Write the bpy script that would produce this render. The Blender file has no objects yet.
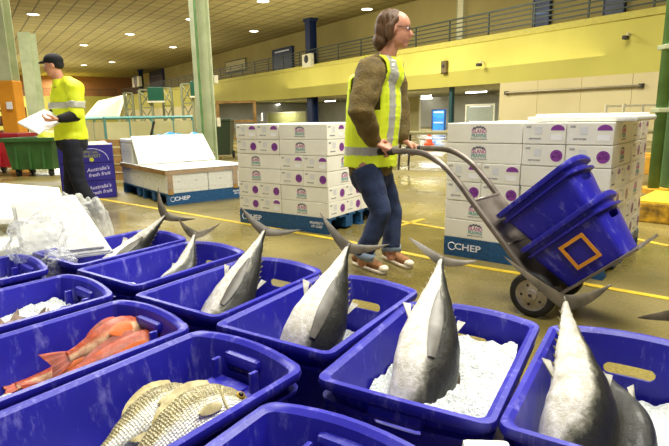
import bpy, bmesh, math, random
from mathutils import Matrix, Vector, noise
random.seed(7)
COL = bpy.context.scene.collection
PI = math.pi
def V(*a): return Vector(a)

# ------------------------------------------------------------------ camera
FPX, CAMH, PITCH, ROLL = 520.0, 1.1, math.atan(107/520), 0.018
_c, _s = math.cos(PITCH), math.sin(PITCH)
FWD = V(0, _c, -_s); UP0 = V(0, _s, _c); RT0 = V(1, 0, 0)
RT = RT0*math.cos(ROLL) - UP0*math.sin(ROLL)
UP = RT0*math.sin(ROLL) + UP0*math.cos(ROLL)
CAMP = V(0, 0, CAMH)
def ray(px, py): return RT*((px-334.5)/FPX) + UP*(-(py-223)/FPX) + FWD
def gz(px, py, z=0.0):
    r = ray(px, py); return CAMP + r*((z-CAMH)/r.z)
def at(px, py, Y):
    r = ray(px, py); return CAMP + r*(Y/r.y)
cam = bpy.data.cameras.new('camera'); camo = bpy.data.objects.new('camera', cam); COL.objects.link(camo)
cam.sensor_width = 36; cam.lens = FPX/669*36; cam.clip_start = .02; cam.clip_end = 300
M = Matrix.Identity(4)
for i in range(3):
    M[i][0] = RT[i]; M[i][1] = UP[i]; M[i][2] = -FWD[i]; M[i][3] = CAMP[i]
camo.matrix_world = M
bpy.context.scene.camera = camo

# ------------------------------------------------------------------ materials
def lin(h):
    h = h.lstrip('#'); o = []
    for i in (0, 2, 4):
        c = int(h[i:i+2], 16)/255
        o.append(c/12.92 if c <= .04045 else ((c+.055)/1.055)**2.4)
    return (*o, 1)
MATS = {}
def mat(name, col, rough=.5, metal=0, col2=None, scale=8, contrast=.5, bump=0, bscale=40, emit=0, spec=.5, stretch=None, coat=0):
    if name in MATS: return MATS[name]
    m = bpy.data.materials.new(name); m.use_nodes = True; MATS[name] = m
    nt = m.node_tree; b = nt.nodes['Principled BSDF']
    b.inputs['Roughness'].default_value = rough; b.inputs['Metallic'].default_value = metal
    b.inputs['Specular IOR Level'].default_value = spec; b.inputs['Coat Weight'].default_value = coat
    tc = nt.nodes.new('ShaderNodeTexCoord'); src = tc.outputs['Object']
    if stretch:
        mp = nt.nodes.new('ShaderNodeMapping'); mp.inputs['Scale'].default_value = stretch
        nt.links.new(src, mp.inputs['Vector']); src = mp.outputs['Vector']
    n = nt.nodes.new('ShaderNodeTexNoise'); n.inputs['Scale'].default_value = scale; n.inputs['Detail'].default_value = 6
    nt.links.new(src, n.inputs['Vector'])
    r = nt.nodes.new('ShaderNodeValToRGB')
    a = lin(col); c2 = lin(col2) if col2 else tuple(x*.86 for x in a[:3])+(1,)
    r.color_ramp.elements[0].color = c2; r.color_ramp.elements[1].color = a
    r.color_ramp.elements[0].position = .5-.25*(1-contrast)-.02; r.color_ramp.elements[1].position = .5+.25*(1-contrast)+.02
    nt.links.new(n.outputs['Fac'], r.inputs['Fac']); nt.links.new(r.outputs['Color'], b.inputs['Base Color'])
    if emit:
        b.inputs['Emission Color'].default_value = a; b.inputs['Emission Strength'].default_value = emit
    if bump:
        n2 = nt.nodes.new('ShaderNodeTexNoise'); n2.inputs['Scale'].default_value = bscale; n2.inputs['Detail'].default_value = 4
        nt.links.new(src, n2.inputs['Vector'])
        bp = nt.nodes.new('ShaderNodeBump'); bp.inputs['Strength'].default_value = bump; bp.inputs['Distance'].default_value = .02
        nt.links.new(n2.outputs['Fac'], bp.inputs['Height']); nt.links.new(bp.outputs['Normal'], b.inputs['Normal'])
    return m

def crate_mat():
    m = mat('blue_plastic', '#2622aa', .34, col2='#1f1c96', scale=5, contrast=.2)
    nt = m.node_tree; b = nt.nodes['Principled BSDF']
    tc = [n for n in nt.nodes if n.type == 'TEX_COORD'][0]
    oi = nt.nodes.new('ShaderNodeObjectInfo')
    ad = nt.nodes.new('ShaderNodeVectorMath'); ad.operation = 'ADD'
    nt.links.new(tc.outputs['Object'], ad.inputs[0]); nt.links.new(oi.outputs['Random'], ad.inputs[1])
    sc = nt.nodes.new('ShaderNodeTexNoise'); sc.inputs['Scale'].default_value = 24; sc.inputs['Detail'].default_value = 9; sc.inputs['Roughness'].default_value = .72
    mp = nt.nodes.new('ShaderNodeMapping'); mp.inputs['Scale'].default_value = (1, 1, .28)
    nt.links.new(ad.outputs[0], mp.inputs['Vector']); nt.links.new(mp.outputs[0], sc.inputs['Vector'])
    rp = nt.nodes.new('ShaderNodeValToRGB'); rp.color_ramp.elements[0].position = .55; rp.color_ramp.elements[1].position = .82
    nt.links.new(sc.outputs['Fac'], rp.inputs['Fac'])
    mx = nt.nodes.new('ShaderNodeMix'); mx.data_type = 'RGBA'
    old = b.inputs['Base Color'].links[0].from_socket
    nt.links.new(rp.outputs['Color'], mx.inputs['Factor']); nt.links.new(old, mx.inputs['A']); mx.inputs['B'].default_value = lin('#8f8cd8')
    nt.links.new(mx.outputs['Result'], b.inputs['Base Color'])
    rr = nt.nodes.new('ShaderNodeMapRange'); rr.inputs['To Min'].default_value = .28; rr.inputs['To Max'].default_value = .6
    nt.links.new(sc.outputs['Fac'], rr.inputs['Value']); nt.links.new(rr.outputs[0], b.inputs['Roughness'])
    return m
BLUE = crate_mat()

def floor_mat():
    m = mat('wet_concrete', '#93844a', .25, col2='#5a5029', scale=.9, contrast=.25, bump=.12, bscale=9)
    nt = m.node_tree; b = nt.nodes['Principled BSDF']
    tc = [n for n in nt.nodes if n.type == 'TEX_COORD'][0]
    n = nt.nodes.new('ShaderNodeTexNoise'); n.inputs['Scale'].default_value = .55; n.inputs['Detail'].default_value = 5
    nt.links.new(tc.outputs['Object'], n.inputs['Vector'])
    rr = nt.nodes.new('ShaderNodeMapRange'); rr.inputs['From Min'].default_value = .38; rr.inputs['From Max'].default_value = .62
    rr.inputs['To Min'].default_value = .06; rr.inputs['To Max'].default_value = .5
    nt.links.new(n.outputs['Fac'], rr.inputs['Value']); nt.links.new(rr.outputs[0], b.inputs['Roughness'])
    # fine aggregate grain
    g = nt.nodes.new('ShaderNodeTexNoise'); g.inputs['Scale'].default_value = 60; g.inputs['Detail'].default_value = 8
    nt.links.new(tc.outputs['Object'], g.inputs['Vector'])
    mx = nt.nodes.new('ShaderNodeMix'); mx.data_type = 'RGBA'; mx.blend_type = 'OVERLAY'; mx.inputs['Factor'].default_value = .6
    old = b.inputs['Base Color'].links[0].from_socket
    nt.links.new(old, mx.inputs['A']); nt.links.new(g.outputs['Fac'], mx.inputs['B']); nt.links.new(mx.outputs['Result'], b.inputs['Base Color'])
    return m

def tile_mat():
    m = mat('ceiling_tile', '#93834a', .85)
    nt = m.node_tree; b = nt.nodes['Principled BSDF']
    tc = [n for n in nt.nodes if n.type == 'TEX_COORD'][0]
    br = nt.nodes.new('ShaderNodeTexBrick'); br.inputs['Scale'].default_value = 1
    br.offset = 0; br.inputs['Brick Width'].default_value = 1.25; br.inputs['Row Height'].default_value = .95
    br.inputs['Mortar Size'].default_value = .05
    br.inputs['Color1'].default_value = lin('#9c8e54'); br.inputs['Color2'].default_value = lin('#91834b'); br.inputs['Mortar'].default_value = lin('#5e522c')
    nt.links.new(tc.outputs['Object'], br.inputs['Vector']); nt.links.new(br.outputs['Color'], b.inputs['Base Color'])
    return m

def film_mat(name, alpha=.5, col='#f4f6f4', edge=.45):
    m = mat(name, col, .18, bump=.5, bscale=14)
    nt = m.node_tree; b = nt.nodes['Principled BSDF']; out = nt.nodes['Material Output']
    tr = nt.nodes.new('ShaderNodeBsdfTransparent'); ms = nt.nodes.new('ShaderNodeMixShader')
    lw = nt.nodes.new('ShaderNodeLayerWeight'); lw.inputs['Blend'].default_value = .4
    mr = nt.nodes.new('ShaderNodeMapRange'); mr.inputs['To Min'].default_value = alpha; mr.inputs['To Max'].default_value = min(1, alpha+edge)
    nt.links.new(lw.outputs['Facing'], mr.inputs['Value'])
    nt.links.new(mr.outputs[0], ms.inputs['Fac']); nt.links.new(tr.outputs[0], ms.inputs[1]); nt.links.new(b.outputs[0], ms.inputs[2])
    nt.links.new(ms.outputs[0], out.inputs['Surface'])
    return m

def attr_fish_mat(name, back, side, belly, rough=.3, metal=.0, scale_bump=0, spot=None):
    m = mat(name, '#ffffff', rough, metal, coat=.15)
    nt = m.node_tree; b = nt.nodes['Principled BSDF']
    b.inputs['Coat Roughness'].default_value = .15
    a = nt.nodes.new('ShaderNodeAttribute'); a.attribute_name = 'dv'
    tc = [n for n in nt.nodes if n.type == 'TEX_COORD'][0]
    n = nt.nodes.new('ShaderNodeTexNoise'); n.inputs['Scale'].default_value = 9; n.inputs['Detail'].default_value = 7; n.inputs['Roughness'].default_value = .65
    nt.links.new(tc.outputs['Object'], n.inputs['Vector'])
    mr = nt.nodes.new('ShaderNodeMapRange'); mr.inputs['To Min'].default_value = -.3; mr.inputs['To Max'].default_value = .3
    nt.links.new(n.outputs['Fac'], mr.inputs['Value'])
    ad = nt.nodes.new('ShaderNodeMath'); nt.links.new(a.outputs['Fac'], ad.inputs[0]); nt.links.new(mr.outputs[0], ad.inputs[1])
    r = nt.nodes.new('ShaderNodeValToRGB'); e = r.color_ramp.elements
    e[0].position = 0.0; e[0].color = lin(belly); e[1].position = 1.0; e[1].color = lin(back)
    k = e.new(.42); k.color = lin(belly); k = e.new(.53); k.color = lin(side); k = e.new(.62); k.color = lin(back)
    nt.links.new(ad.outputs[0], r.inputs['Fac'])
    # fine mottling
    n3 = nt.nodes.new('ShaderNodeTexNoise'); n3.inputs['Scale'].default_value = 42; n3.inputs['Detail'].default_value = 10; n3.inputs['Roughness'].default_value = .75
    cn = nt.nodes.new('ShaderNodeMapRange'); cn.inputs['From Min'].default_value = .3; cn.inputs['From Max'].default_value = .66; nt.links.new(n3.outputs['Fac'], cn.inputs['Value'])
    nt.links.new(tc.outputs['Object'], n3.inputs['Vector'])
    mx = nt.nodes.new('ShaderNodeMix'); mx.data_type = 'RGBA'; mx.blend_type = 'OVERLAY'; mx.inputs['Factor'].default_value = .55
    nt.links.new(r.outputs['Color'], mx.inputs['A']); nt.links.new(cn.outputs[0], mx.inputs['B'])
    nt.links.new(mx.outputs['Result'], b.inputs['Base Color'])
    bp = nt.nodes.new('ShaderNodeBump'); bp.inputs['Distance'].default_value = .01
    if scale_bump:
        uv = nt.nodes.new('ShaderNodeAttribute'); uv.attribute_name = 'suv'
        vo = nt.nodes.new('ShaderNodeTexVoronoi'); vo.inputs['Scale'].default_value = scale_bump; vo.inputs['Randomness'].default_value = .35
        nt.links.new(uv.outputs['Vector'], vo.inputs['Vector'])
        nt.links.new(vo.outputs['Distance'], bp.inputs['Height']); bp.inputs['Strength'].default_value = .5
        rr = nt.nodes.new('ShaderNodeValToRGB'); rr.color_ramp.elements[0].position = .25; rr.color_ramp.elements[1].position = .75
        rr.color_ramp.elements[0].color = (1, 1, 1, 1); rr.color_ramp.elements[1].color = (.52, .47, .3, 1)
        nt.links.new(vo.outputs['Distance'], rr.inputs['Fac'])
        m2 = nt.nodes.new('ShaderNodeMix'); m2.data_type = 'RGBA'; m2.blend_type = 'MULTIPLY'; m2.inputs['Factor'].default_value = .5
        nt.links.new(mx.outputs['Result'], m2.inputs['A']); nt.links.new(rr.outputs['Color'], m2.inputs['B']); nt.links.new(m2.outputs['Result'], b.inputs['Base Color'])
    else:
        nt.links.new(n3.outputs['Fac'], bp.inputs['Height']); bp.inputs['Strength'].default_value = .55
    nt.links.new(bp.outputs['Normal'], b.inputs['Normal'])
    return m

def stripe_mat(name, c1, c2, scale, axis=0, rough=.6):
    m = mat(name, c1, rough)
    nt = m.node_tree; b = nt.nodes['Principled BSDF']; tc = [n for n in nt.nodes if n.type == 'TEX_COORD'][0]
    w = nt.nodes.new('ShaderNodeTexWave'); w.bands_direction = 'XYZ'[axis]; w.inputs['Scale'].default_value = scale; w.inputs['Distortion'].default_value = .3
    nt.links.new(tc.outputs['Object'], w.inputs['Vector'])
    r = nt.nodes.new('ShaderNodeValToRGB'); r.color_ramp.elements[0].color = lin(c2); r.color_ramp.elements[1].color = lin(c1)
    nt.links.new(w.outputs['Color'], r.inputs['Fac']); nt.links.new(r.outputs['Color'], b.inputs['Base Color'])
    return m

def face_mat(name, c): return mat(name, c, .8)
WHITE = mat('white_carton', '#f3f1e6', .6, col2='#eae7da', scale=5)
FOAM = mat('white_foam', '#efefe6', .8, col2='#e4e4da', scale=30, bump=.15, bscale=120)
CARD = mat('cardboard', '#b08a4c', .7, col2='#8d6a34', scale=6)
TAPE = film_mat('clear_tape', .45, '#fffdf0')
PURPLE = mat('purple_ink', '#8d3fa0', .5)
MAGENTA = mat('magenta_ink', '#b8499b', .5)
TEAL = mat('teal_ink', '#3f9a9a', .5)
GREYINK = mat('grey_ink', '#5f6470', .6)
WHITEINK = mat('white_ink', '#f5f6ff', .5)
PALLET = mat('blue_painted_wood', '#1d5f93', .6, col2='#123d63', scale=7, contrast=.3, stretch=(3, 3, 12), bump=.2)
STEEL = mat('worn_steel', '#9a8f84', .42, .55, col2='#62584e', scale=9, contrast=.2)
DARKSTEEL = mat('dark_steel', '#3a3631', .5, .4)
RUBBER = mat('black_rubber', '#171614', .65, col2='#2a2824', scale=20)
GREENP = mat('pale_green_paint', '#bcc29a', .55, col2='#a6af84', scale=2.0)
GREENP2 = mat('green_paint', '#5f8848', .5, col2='#4c7038', scale=3)
YELLOWP = mat('yellow_paint', '#f0b51e', .6, col2='#c58a12', scale=5, contrast=.3)
WALLY = mat('yellow_wall', '#c3ba54', .7, col2='#b8ae4a', scale=.35)
WALLC = mat('cream_wall', '#d3c592', .7, col2='#c9ba86', scale=.4)
WALLU = mat('upper_wall', '#ab9c5e', .8, col2='#a09053', scale=.4)
NAVY = mat('navy_steel', '#142a52', .5, col2='#0f2145')
SKIN = mat('skin', '#d69a7c', .5, col2='#c88a6c', scale=25)
LAMP = mat('lamp_diffuser', '#fffbe8', .5, emit=9)
TUBE = mat('fluorescent_tube', '#ffffff', .5, emit=7)
ICE = mat('crushed_ice', '#fdfffa', .35, col2='#e4ede6', scale=60, bump=1.0, bscale=110)
TUNA = attr_fish_mat('tuna_skin', '#24241a', '#6d6b58', '#d3cebf', .36, .05)
TUNAFIN = mat('tuna_fin', '#665b46', .45, .05, col2='#2f2a1f', scale=16, contrast=.2)
PALEFIN = mat('pale_fin', '#d6d3c4', .4, col2='#a5a293', scale=30)
FINLET = mat('finlet_yellow', '#8f8658', .5)
REDFISH = attr_fish_mat('red_fish_skin', '#a8451f', '#c46e3e', '#dfad86', .32, 0)
REDFIN = mat('red_fin', '#bf5230', .45, col2='#6e2a18', scale=25, contrast=.2)
SNAP = attr_fish_mat('silver_fish_skin', '#9a9068', '#cfcab0', '#efede2', .3, .12, scale_bump=120)
SNAPFIN = mat('silver_fish_fin', '#cbbd8a', .5, col2='#9a8b55', scale=30)
BLACKM = mat('black_matter', '#0c0b0b', .3)
GLASS = film_mat('glass_pane', .22, '#dfe9d8')
BAG = film_mat('plastic_bag_film', .16, '#f2f5f2', .4)

# ------------------------------------------------------------------ mesh builder
class MB:
    def __init__(s, mx=None): s.v = []; s.f = []; s.mi = []; s.mx = mx or Matrix.Identity(4); s.m = 0
    def add(s, vs, fs):
        o = len(s.v); s.v += [s.mx @ Vector(p) for p in vs]
        s.f += [tuple(i+o for i in f) for f in fs]; s.mi += [s.m]*len(fs); return s
    def box(s, c, d, b=0, rot=None):
        x, y, z = d[0]/2, d[1]/2, d[2]/2
        if b <= 0:
            vs = [V(i*x, j*y, k*z) for i in (-1, 1) for j in (-1, 1) for k in (-1, 1)]
            fs = [(0, 1, 3, 2), (4, 6, 7, 5), (0, 4, 5, 1), (2, 3, 7, 6), (0, 2, 6, 4), (1, 5, 7, 3)]
        else:
            bm = bmesh.new(); bmesh.ops.create_cube(bm, size=1)
            for q in bm.verts: q.co = V(q.co.x*d[0], q.co.y*d[1], q.co.z*d[2])
            bmesh.ops.bevel(bm, geom=bm.edges[:], offset=min(b, min(d)*.45), segments=2, profile=.6, affect='EDGES')
            bm.verts.index_update(); vs = [q.co.copy() for q in bm.verts]; fs = [tuple(q.index for q in f.verts) for f in bm.faces]; bm.free()
        R = rot or Matrix.Identity(3)
        return s.add([R @ q + Vector(c) for q in vs], fs)
    def loft(s, rings, cap=True, closed=True):
        n = len(rings[0]); vs = [p for r in rings for p in r]; fs = []
        for i in range(len(rings)-1):
            for j in range(n if closed else n-1):
                k = (j+1) % n; fs.append((i*n+j, i*n+k, (i+1)*n+k, (i+1)*n+j))
        if cap: fs.append(tuple(range(n))[::-1]); fs.append(tuple((len(rings)-1)*n+j for j in range(n)))
        return s.add(vs, fs)
    def tube(s, pts, rad, n=10, round_ends=False, flat=1.0):
        pts = [Vector(p) for p in pts]
        if not hasattr(rad, '__len__'): rad = [rad]*len(pts)
        rad = list(rad)
        if round_ends:
            for end in (0, 1):
                a, b = (pts[0], pts[1]) if end == 0 else (pts[-1], pts[-2])
                r = rad[0] if end == 0 else rad[-1]; d = (a-b).normalized()
                ex = [(a+d*r*math.sin(t), r*math.cos(t)) for t in (PI/6, PI/3, PI*.47)]
                for p, q in ex:
                    if end == 0: pts.insert(0, p); rad.insert(0, q)
                    else: pts.append(p); rad.append(q)
        rings = []; prev = None
        for i, p in enumerate(pts):
            a = pts[max(0, i-1)]; b = pts[min(len(pts)-1, i+1)]; t = (b-a).normalized()
            if prev is None:
                up = V(0, 0, 1) if abs(t.z) < .9 else V(0, 1, 0); x = t.cross(up).normalized()
            else: x = (prev - t*prev.dot(t)).normalized()
            prev = x; y = x.cross(t)
            rings.append([p + (x*math.cos(2*PI*j/n)+y*math.sin(2*PI*j/n)*flat)*rad[i] for j in range(n)])
        return s.loft(rings)
    def ell(s, c, r, nu=16, nv=10, rot=None):
        R = rot or Matrix.Identity(3); rings = []
        for i in range(nv+1):
            a = -PI/2 + PI*(.02+.96*i/nv)
            rings.append([Vector(c)+R @ V(r[0]*math.cos(a)*math.cos(2*PI*j/nu), r[1]*math.cos(a)*math.sin(2*PI*j/nu), r[2]*math.sin(a)) for j in range(nu)])
        return s.loft(rings)
    def cyl(s, c, r, h, n=24, axis=V(0, 0, 1)):
        a = Vector(axis).normalized(); return s.tube([Vector(c)-a*h/2, Vector(c)+a*h/2], r, n)
    def lathe(s, prof, c, axis, n=32):
        a = Vector(axis).normalized(); x = a.cross(V(0, 0, 1) if abs(a.z) < .9 else V(1, 0, 0)).normalized(); y = a.cross(x)
        return s.loft([[Vector(c)+a*h+(x*math.cos(2*PI*j/n)+y*math.sin(2*PI*j/n))*r for j in range(n)] for r, h in prof])
    def poly(s, pts, th=None, nrm=None):
        pts = [Vector(p) for p in pts]; n = len(pts)
        if th is None: return s.add(pts, [tuple(range(n))])
        nr = Vector(nrm) if nrm else (pts[1]-pts[0]).cross(pts[2]-pts[0]).normalized()
        vs = pts + [p+nr*th for p in pts]
        return s.add(vs, [tuple(range(n))[::-1], tuple(range(n, 2*n))] + [(i, (i+1) % n, (i+1) % n+n, i+n) for i in range(n)])
    def mesh(s, name, mats, smooth=False):
        me = bpy.data.meshes.new(name); me.from_pydata(s.v, [], s.f)
        for m in (mats if isinstance(mats, (list, tuple)) else [mats]): me.materials.append(m)
        for i, p in enumerate(me.polygons): p.material_index = s.mi[i]
        bm = bmesh.new(); bm.from_mesh(me); bmesh.ops.recalc_face_normals(bm, faces=bm.faces); bm.to_mesh(me); bm.free()
        if smooth:
            for p in me.polygons: p.use_smooth = True
            if smooth != True: me.set_sharp_from_angle(angle=math.radians(smooth))
        return me
    def build(s, name, mats, parent=None, smooth=False, mw=None):
        return link(name, s.mesh(name, mats, smooth), parent, mw)
def link(name, me, parent=None, mw=None):
    o = bpy.data.objects.new(name, me); COL.objects.link(o)
    if parent: o.parent = parent
    if mw is not None: o.matrix_local = mw
    return o
def tag(o, label, cat, group=None, kind=None):
    o['label'] = label; o['category'] = cat
    if group: o['group'] = group
    if kind: o['kind'] = kind
    return o
def thing(name, label, cat, loc=(0, 0, 0), rotz=0, group=None, mw=None):
    o = bpy.data.objects.new(name, None); COL.objects.link(o); o.empty_display_size = .1
    if mw is not None: o.matrix_world = mw
    else: o.location = loc; o.rotation_euler = (0, 0, rotz)
    return tag(o, label, cat, group)
def struct(name, mb, m, mw=None, parent=None, smooth=False):
    o = mb.build(name, m, parent, smooth, mw)
    if not parent: o['kind'] = 'structure'
    return o
def dup(root):
    r = root.copy(); COL.objects.link(r)
    for ch in list(root.children):
        c = ch.copy(); COL.objects.link(c); c.parent = r
        for g in list(ch.children):
            d = g.copy(); COL.objects.link(d); d.parent = c
    return r
def remesh(mb, voxel, smooth=3):
    me = mb.mesh('tmp', []); o = bpy.data.objects.new('tmp', me); COL.objects.link(o)
    a = o.modifiers.new('r', 'REMESH'); a.mode = 'VOXEL'; a.voxel_size = voxel
    b = o.modifiers.new('s', 'SMOOTH'); b.factor = .5; b.iterations = smooth
    dg = bpy.context.evaluated_depsgraph_get(); dg.update()
    out = bpy.data.meshes.new_from_object(o.evaluated_get(dg)); bpy.data.objects.remove(o)
    for p in out.polygons: p.use_smooth = True
    return out
TXT = {}
def text(body, size, mw, m, parent, name='lettering', align='CENTER', ext=.0008, shear=0, sx=1):
    k = (body, size, align, ext, m.name, shear, sx)
    if k not in TXT:
        cu = bpy.data.curves.new('t', 'FONT'); cu.body = body; cu.size = size; cu.align_x = align; cu.align_y = 'CENTER'; cu.extrude = ext; cu.shear = shear
        cu.resolution_u = 2; cu.offset = size*.012
        o = bpy.data.objects.new('t', cu); COL.objects.link(o)
        dg = bpy.context.evaluated_depsgraph_get(); dg.update()
        me = bpy.data.meshes.new_from_object(o.evaluated_get(dg)); bpy.data.objects.remove(o)
        me.materials.clear(); me.materials.append(m)
        for q in me.vertices: q.co.x *= sx
        TXT[k] = me
    return link(name, TXT[k], parent, mw)
def frame(o, x, y):            # matrix with origin o, x axis x, y axis y (face plane), z outward
    x = Vector(x).normalized(); y = Vector(y); y = (y-x*y.dot(x)).normalized(); z = x.cross(y); m = Matrix.Identity(4)
    for i in range(3): m[i][0] = x[i]; m[i][1] = y[i]; m[i][2] = z[i]; m[i][3] = o[i]
    return m
def crv(pts, n=8):             # catmull-rom through points
    pts = [Vector(p) for p in pts]; P = [pts[0]*2-pts[1]]+pts+[pts[-1]*2-pts[-2]]; out = []
    for i in range(1, len(P)-2):
        for k in range(n):
            t = k/n; a, b, c, d = P[i-1:i+3]
            out.append(.5*((2*b)+(c-a)*t+(2*a-5*b+4*c-d)*t*t+(3*b-a-3*c+d)*t**3))
    return out+[pts[-1]]
ORD = ['first', 'second', 'third', 'fourth', 'fifth', 'sixth', 'seventh', 'eighth', 'ninth', 'tenth', 'eleventh', 'twelfth', 'thirteenth', 'fourteenth', 'fifteenth', 'sixteenth']

# ------------------------------------------------------------------ building shell (hall frame: x along back wall to the right, y away)
WA = math.radians(124.8); U = V(math.cos(WA), math.sin(WA), 0)
WM = frame((7.82, 25.0, 0), -U, V(U.y, -U.x, 0)); WI = WM.inverted()
def wl(px, py, yo=0.0):        # pixel -> hall-frame point on plane y=yo
    o = WI @ CAMP; d = (WI.to_3x3() @ ray(px, py)); return o + d*((yo-o.y)/d.y)
def wz(px, py, z):
    return WI @ gz(px, py, z)
HC = 8.0
FB, FT = 2.46, 4.68            # fascia bottom and top
XL = -72.0                     # left corner of the hall
fl = MB().box((-20, -10, -.05), (130, 70, .1)); struct('floor', fl, floor_mat(), WM)
ce = MB().box((-20, -14, HC+.1), (130, 48, .2)); struct('ceiling', ce, tile_mat(), WM)
# balcony fascia (back wall) + cap
b = MB().box(((XL+28)/2, .15, (FB+FT-.25)/2), (28-XL, .3, FT-.25-FB)); struct('wall_back_fascia', b, WALLY, WM)
b = MB().box(((XL+28)/2, .12, FT-.125), (28-XL, .4, .25)); struct('trim_1', b, mat('fascia_cap', '#b9ae4c', .7), WM)
b = MB().box(((XL+28)/2, 1.7, FB+.34+1.5), (28-XL, 2.9, .2)); struct('floor_balcony', b, WALLY, WM)
b = MB().box(((XL+28)/2, 3.3, (4+HC)/2), (28-XL, .2, HC-4)); struct('wall_back_upper', b, WALLU, WM)
# cream panel wall right of the opening, with sheet joints
b = MB()
for i in range(14): b.box((1.0+i*2.0, .08, FB/2), (1.985, .16, FB))
struct('wall_back_panels', b, WALLC, WM)
b = MB().box(((XL-34.2)/2, .1, FB/2), (-34.2-XL, .2, FB)); struct('wall_back_left', b, WALLC, WM)
# recessed area under the balcony
GREYW = mat('grey_wall', '#c9c7b4', .7, col2='#b9b7a2', scale=.6)
b = MB().box((-17, 14, FB/2+.3), (42, .2, FB+.6)); struct('wall_recess', b, GREYW, WM)
b = MB().box((-17, 7.1, FB+.2), (42, 13.6, .1)); struct('ceiling_recess', b, mat('recess_ceiling', '#a8a58c', .8), WM)
b = MB().box((.4, 7, FB/2+.25), (.2, 13.8, FB+.5)); b.box((-37.9, 7, FB/2+.25), (.2, 13.8, FB+.5)); struct('wall_recess_side', b, GREYW, WM)
# left wall: low fascia, with dim upper room behind
b = MB().box((XL, -18, (0+FT)/2), (.3, 36, FT)); struct('wall_left', b, WALLY, WM)
b = MB().box((XL-6, -16, (4+HC)/2), (.2, 44, HC-4)); struct('wall_left_upper', b, mat('rust_wall', '#8a5a2c', .8), WM)
b = MB().box((XL-3, -16, FT-.2), (6, 44, .2)); struct('floor_left_balcony', b, WALLY, WM)

# railings
RAILM = mat('dark_rail', '#3c4438', .5, .3)
def railing(name, label, mw, x0, x1, z, h=1.05, step=2.4, th=.055):
    t = thing(name, label, 'railing', mw=mw)
    n = max(2, int(abs(x1-x0)/step))
    for i in range(n+1):
        x = x0+(x1-x0)*i/n; MB().box((x, 0, z+h/2), (th*1.2, th, h)).build('post', RAILM, t)
    for k in range(5):
        zz = z+.22+(h-.22)*k/4; MB().box(((x0+x1)/2, 0, zz), (abs(x1-x0), th*.8, th if k < 4 else th*1.4)).build('rail', RAILM, t)
    return t
railing('balcony_railing', 'long dark metal balcony railing above the yellow back wall', WM @ Matrix.Translation((0, .2, 0)), XL, 26, FT)
railing('balcony_railing', 'short dark metal railing of the left balcony, behind the worker in the cap', WM @ Matrix.Translation((XL, 0, 0)) @ Matrix.Rotation(PI/2, 4, 'Z'), -34, -.5, FT)

# steel columns behind the fascia
def navy_column(x, label):
    t = thing('steel_column', label, 'column', mw=WM @ Matrix.Translation((x, .75, 0)))
    b = MB()
    for s in (-1, 1): b.box((0, s*.27, HC/2), (.62, .05, HC))
    b.box((0, 0, HC/2), (.05, .5, HC)); b.build('shaft', NAVY, t)
    MB().box((0, 0, HC-.1), (.9, .7, .2)).build('cap_plate', NAVY, t)
navy_column(wl(311, 64, .7).x, 'dark navy steel column rising behind the balcony left of the walking man')
navy_column(wl(140.5, 80, .7).x, 'dark navy steel column in the far left corner above the green screens')
p = wl(452, 90, .5)
t = thing('steel_post', 'dark teal steel post in the opening above the right carton stack', 'post', mw=WM @ Matrix.Translation((p.x, .5, 0)))
MB().box((0, 0, FB/2+.075), (.2, .2, FB+.145)).build('shaft', mat('teal_steel', '#1d4a4a', .5), t)
MB().box((0, 0, .02), (.35, .35, .04)).build('base_plate', DARKSTEEL, t)

def wallbox(px0, py0, px1, py1, yo, th, m, name, label, cat, frame_m=None, inner=None):
    a = wl(px0, py1, yo); c = wl(px1, py0, yo); a2 = wl(px0, py0, yo); c2 = wl(px1, py1, yo)
    x0, x1 = a.x, c.x; z0, z1 = (a.z+c2.z)/2, (a2.z+c.z)/2
    t = thing(name, label, cat, mw=WM @ Matrix.Translation(((x0+x1)/2, yo, (z0+z1)/2)))
    w, h = x1-x0, z1-z0
    MB().box((0, 0, 0), (w, th, h), min(.02, th*.2)).build('panel', m, t)
    if frame_m:
        f = min(w, h)*.07; b = MB()
        for s in (-1, 1):
            b.box((s*(w/2-f/2), -th/2-.01, 0), (f, .03, h)); b.box((0, -th/2-.01, s*(h/2-f/2)), (w-2*f, .03, f))
        b.build('frame', frame_m, t)
    if inner: inner(t, w, h, th)
    return t
NAVYP = mat('navy_panel', '#14305f', .4, col2='#0d2146', scale=2)
def lines(n, m):
    def f(t, w, h, th):
        for i in range(n):
            z = h*(.38-.76*i/max(1, n-1)); MB().box((0, -th/2-.012, z), (w*.7, .02, h*.05)).build('strip', m, t)
    return f
wallbox(274, 48, 293, 74, 3.1, .2, NAVYP, 'notice_board', 'dark blue notice board on the upper back wall, left of the navy column', 'board', NAVY, lines(2, WHITEINK))
wallbox(151, 64, 163, 88, 3.1, .2, NAVYP, 'dark_window', 'tall dark window on the upper wall above the green screen', 'window', NAVY, lines(3, mat('dim_pane', '#4a6a8a', .3)))
wallbox(533, -6, 552, 32, 3.1, .2, NAVYP, 'poster_panel', 'dark blue poster on the balcony wall above the pipe, the left one of two', 'poster', NAVY, lines(3, mat('pale_blue_ink', '#6f8fc0', .5)))
wallbox(603, -8, 627, 24, 3.1, .2, mat('navy_panel_dark', '#101c3c', .4), 'poster_panel', 'dark navy poster on the balcony wall, nearest the green column', 'poster', NAVY, lines(2, NAVYP))
wallbox(458, -6, 466, 40, 3.05, .3, mat('white_pilaster', '#e4dcae', .6), 'wall_pilaster', 'pale pilaster on the balcony wall above the opening', 'pilaster', GREENP)
wallbox(208+18, 60, 246, 72, 3.1, .1, mat('pale_panel', '#c9bd86', .6), 'wall_panel', 'pale panel behind the railing right of the green column', 'panel', RAILM)
GREYBOX = mat('pale_box', '#d5cfae', .5)
def dot(t, w, h, th): MB().lathe([(w*.25, 0), (w*.22, .03), (.01, .035)], (0, -th/2, h*.1), (0, -1, 0), 16).build('lens', BLACKM, t)
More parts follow.
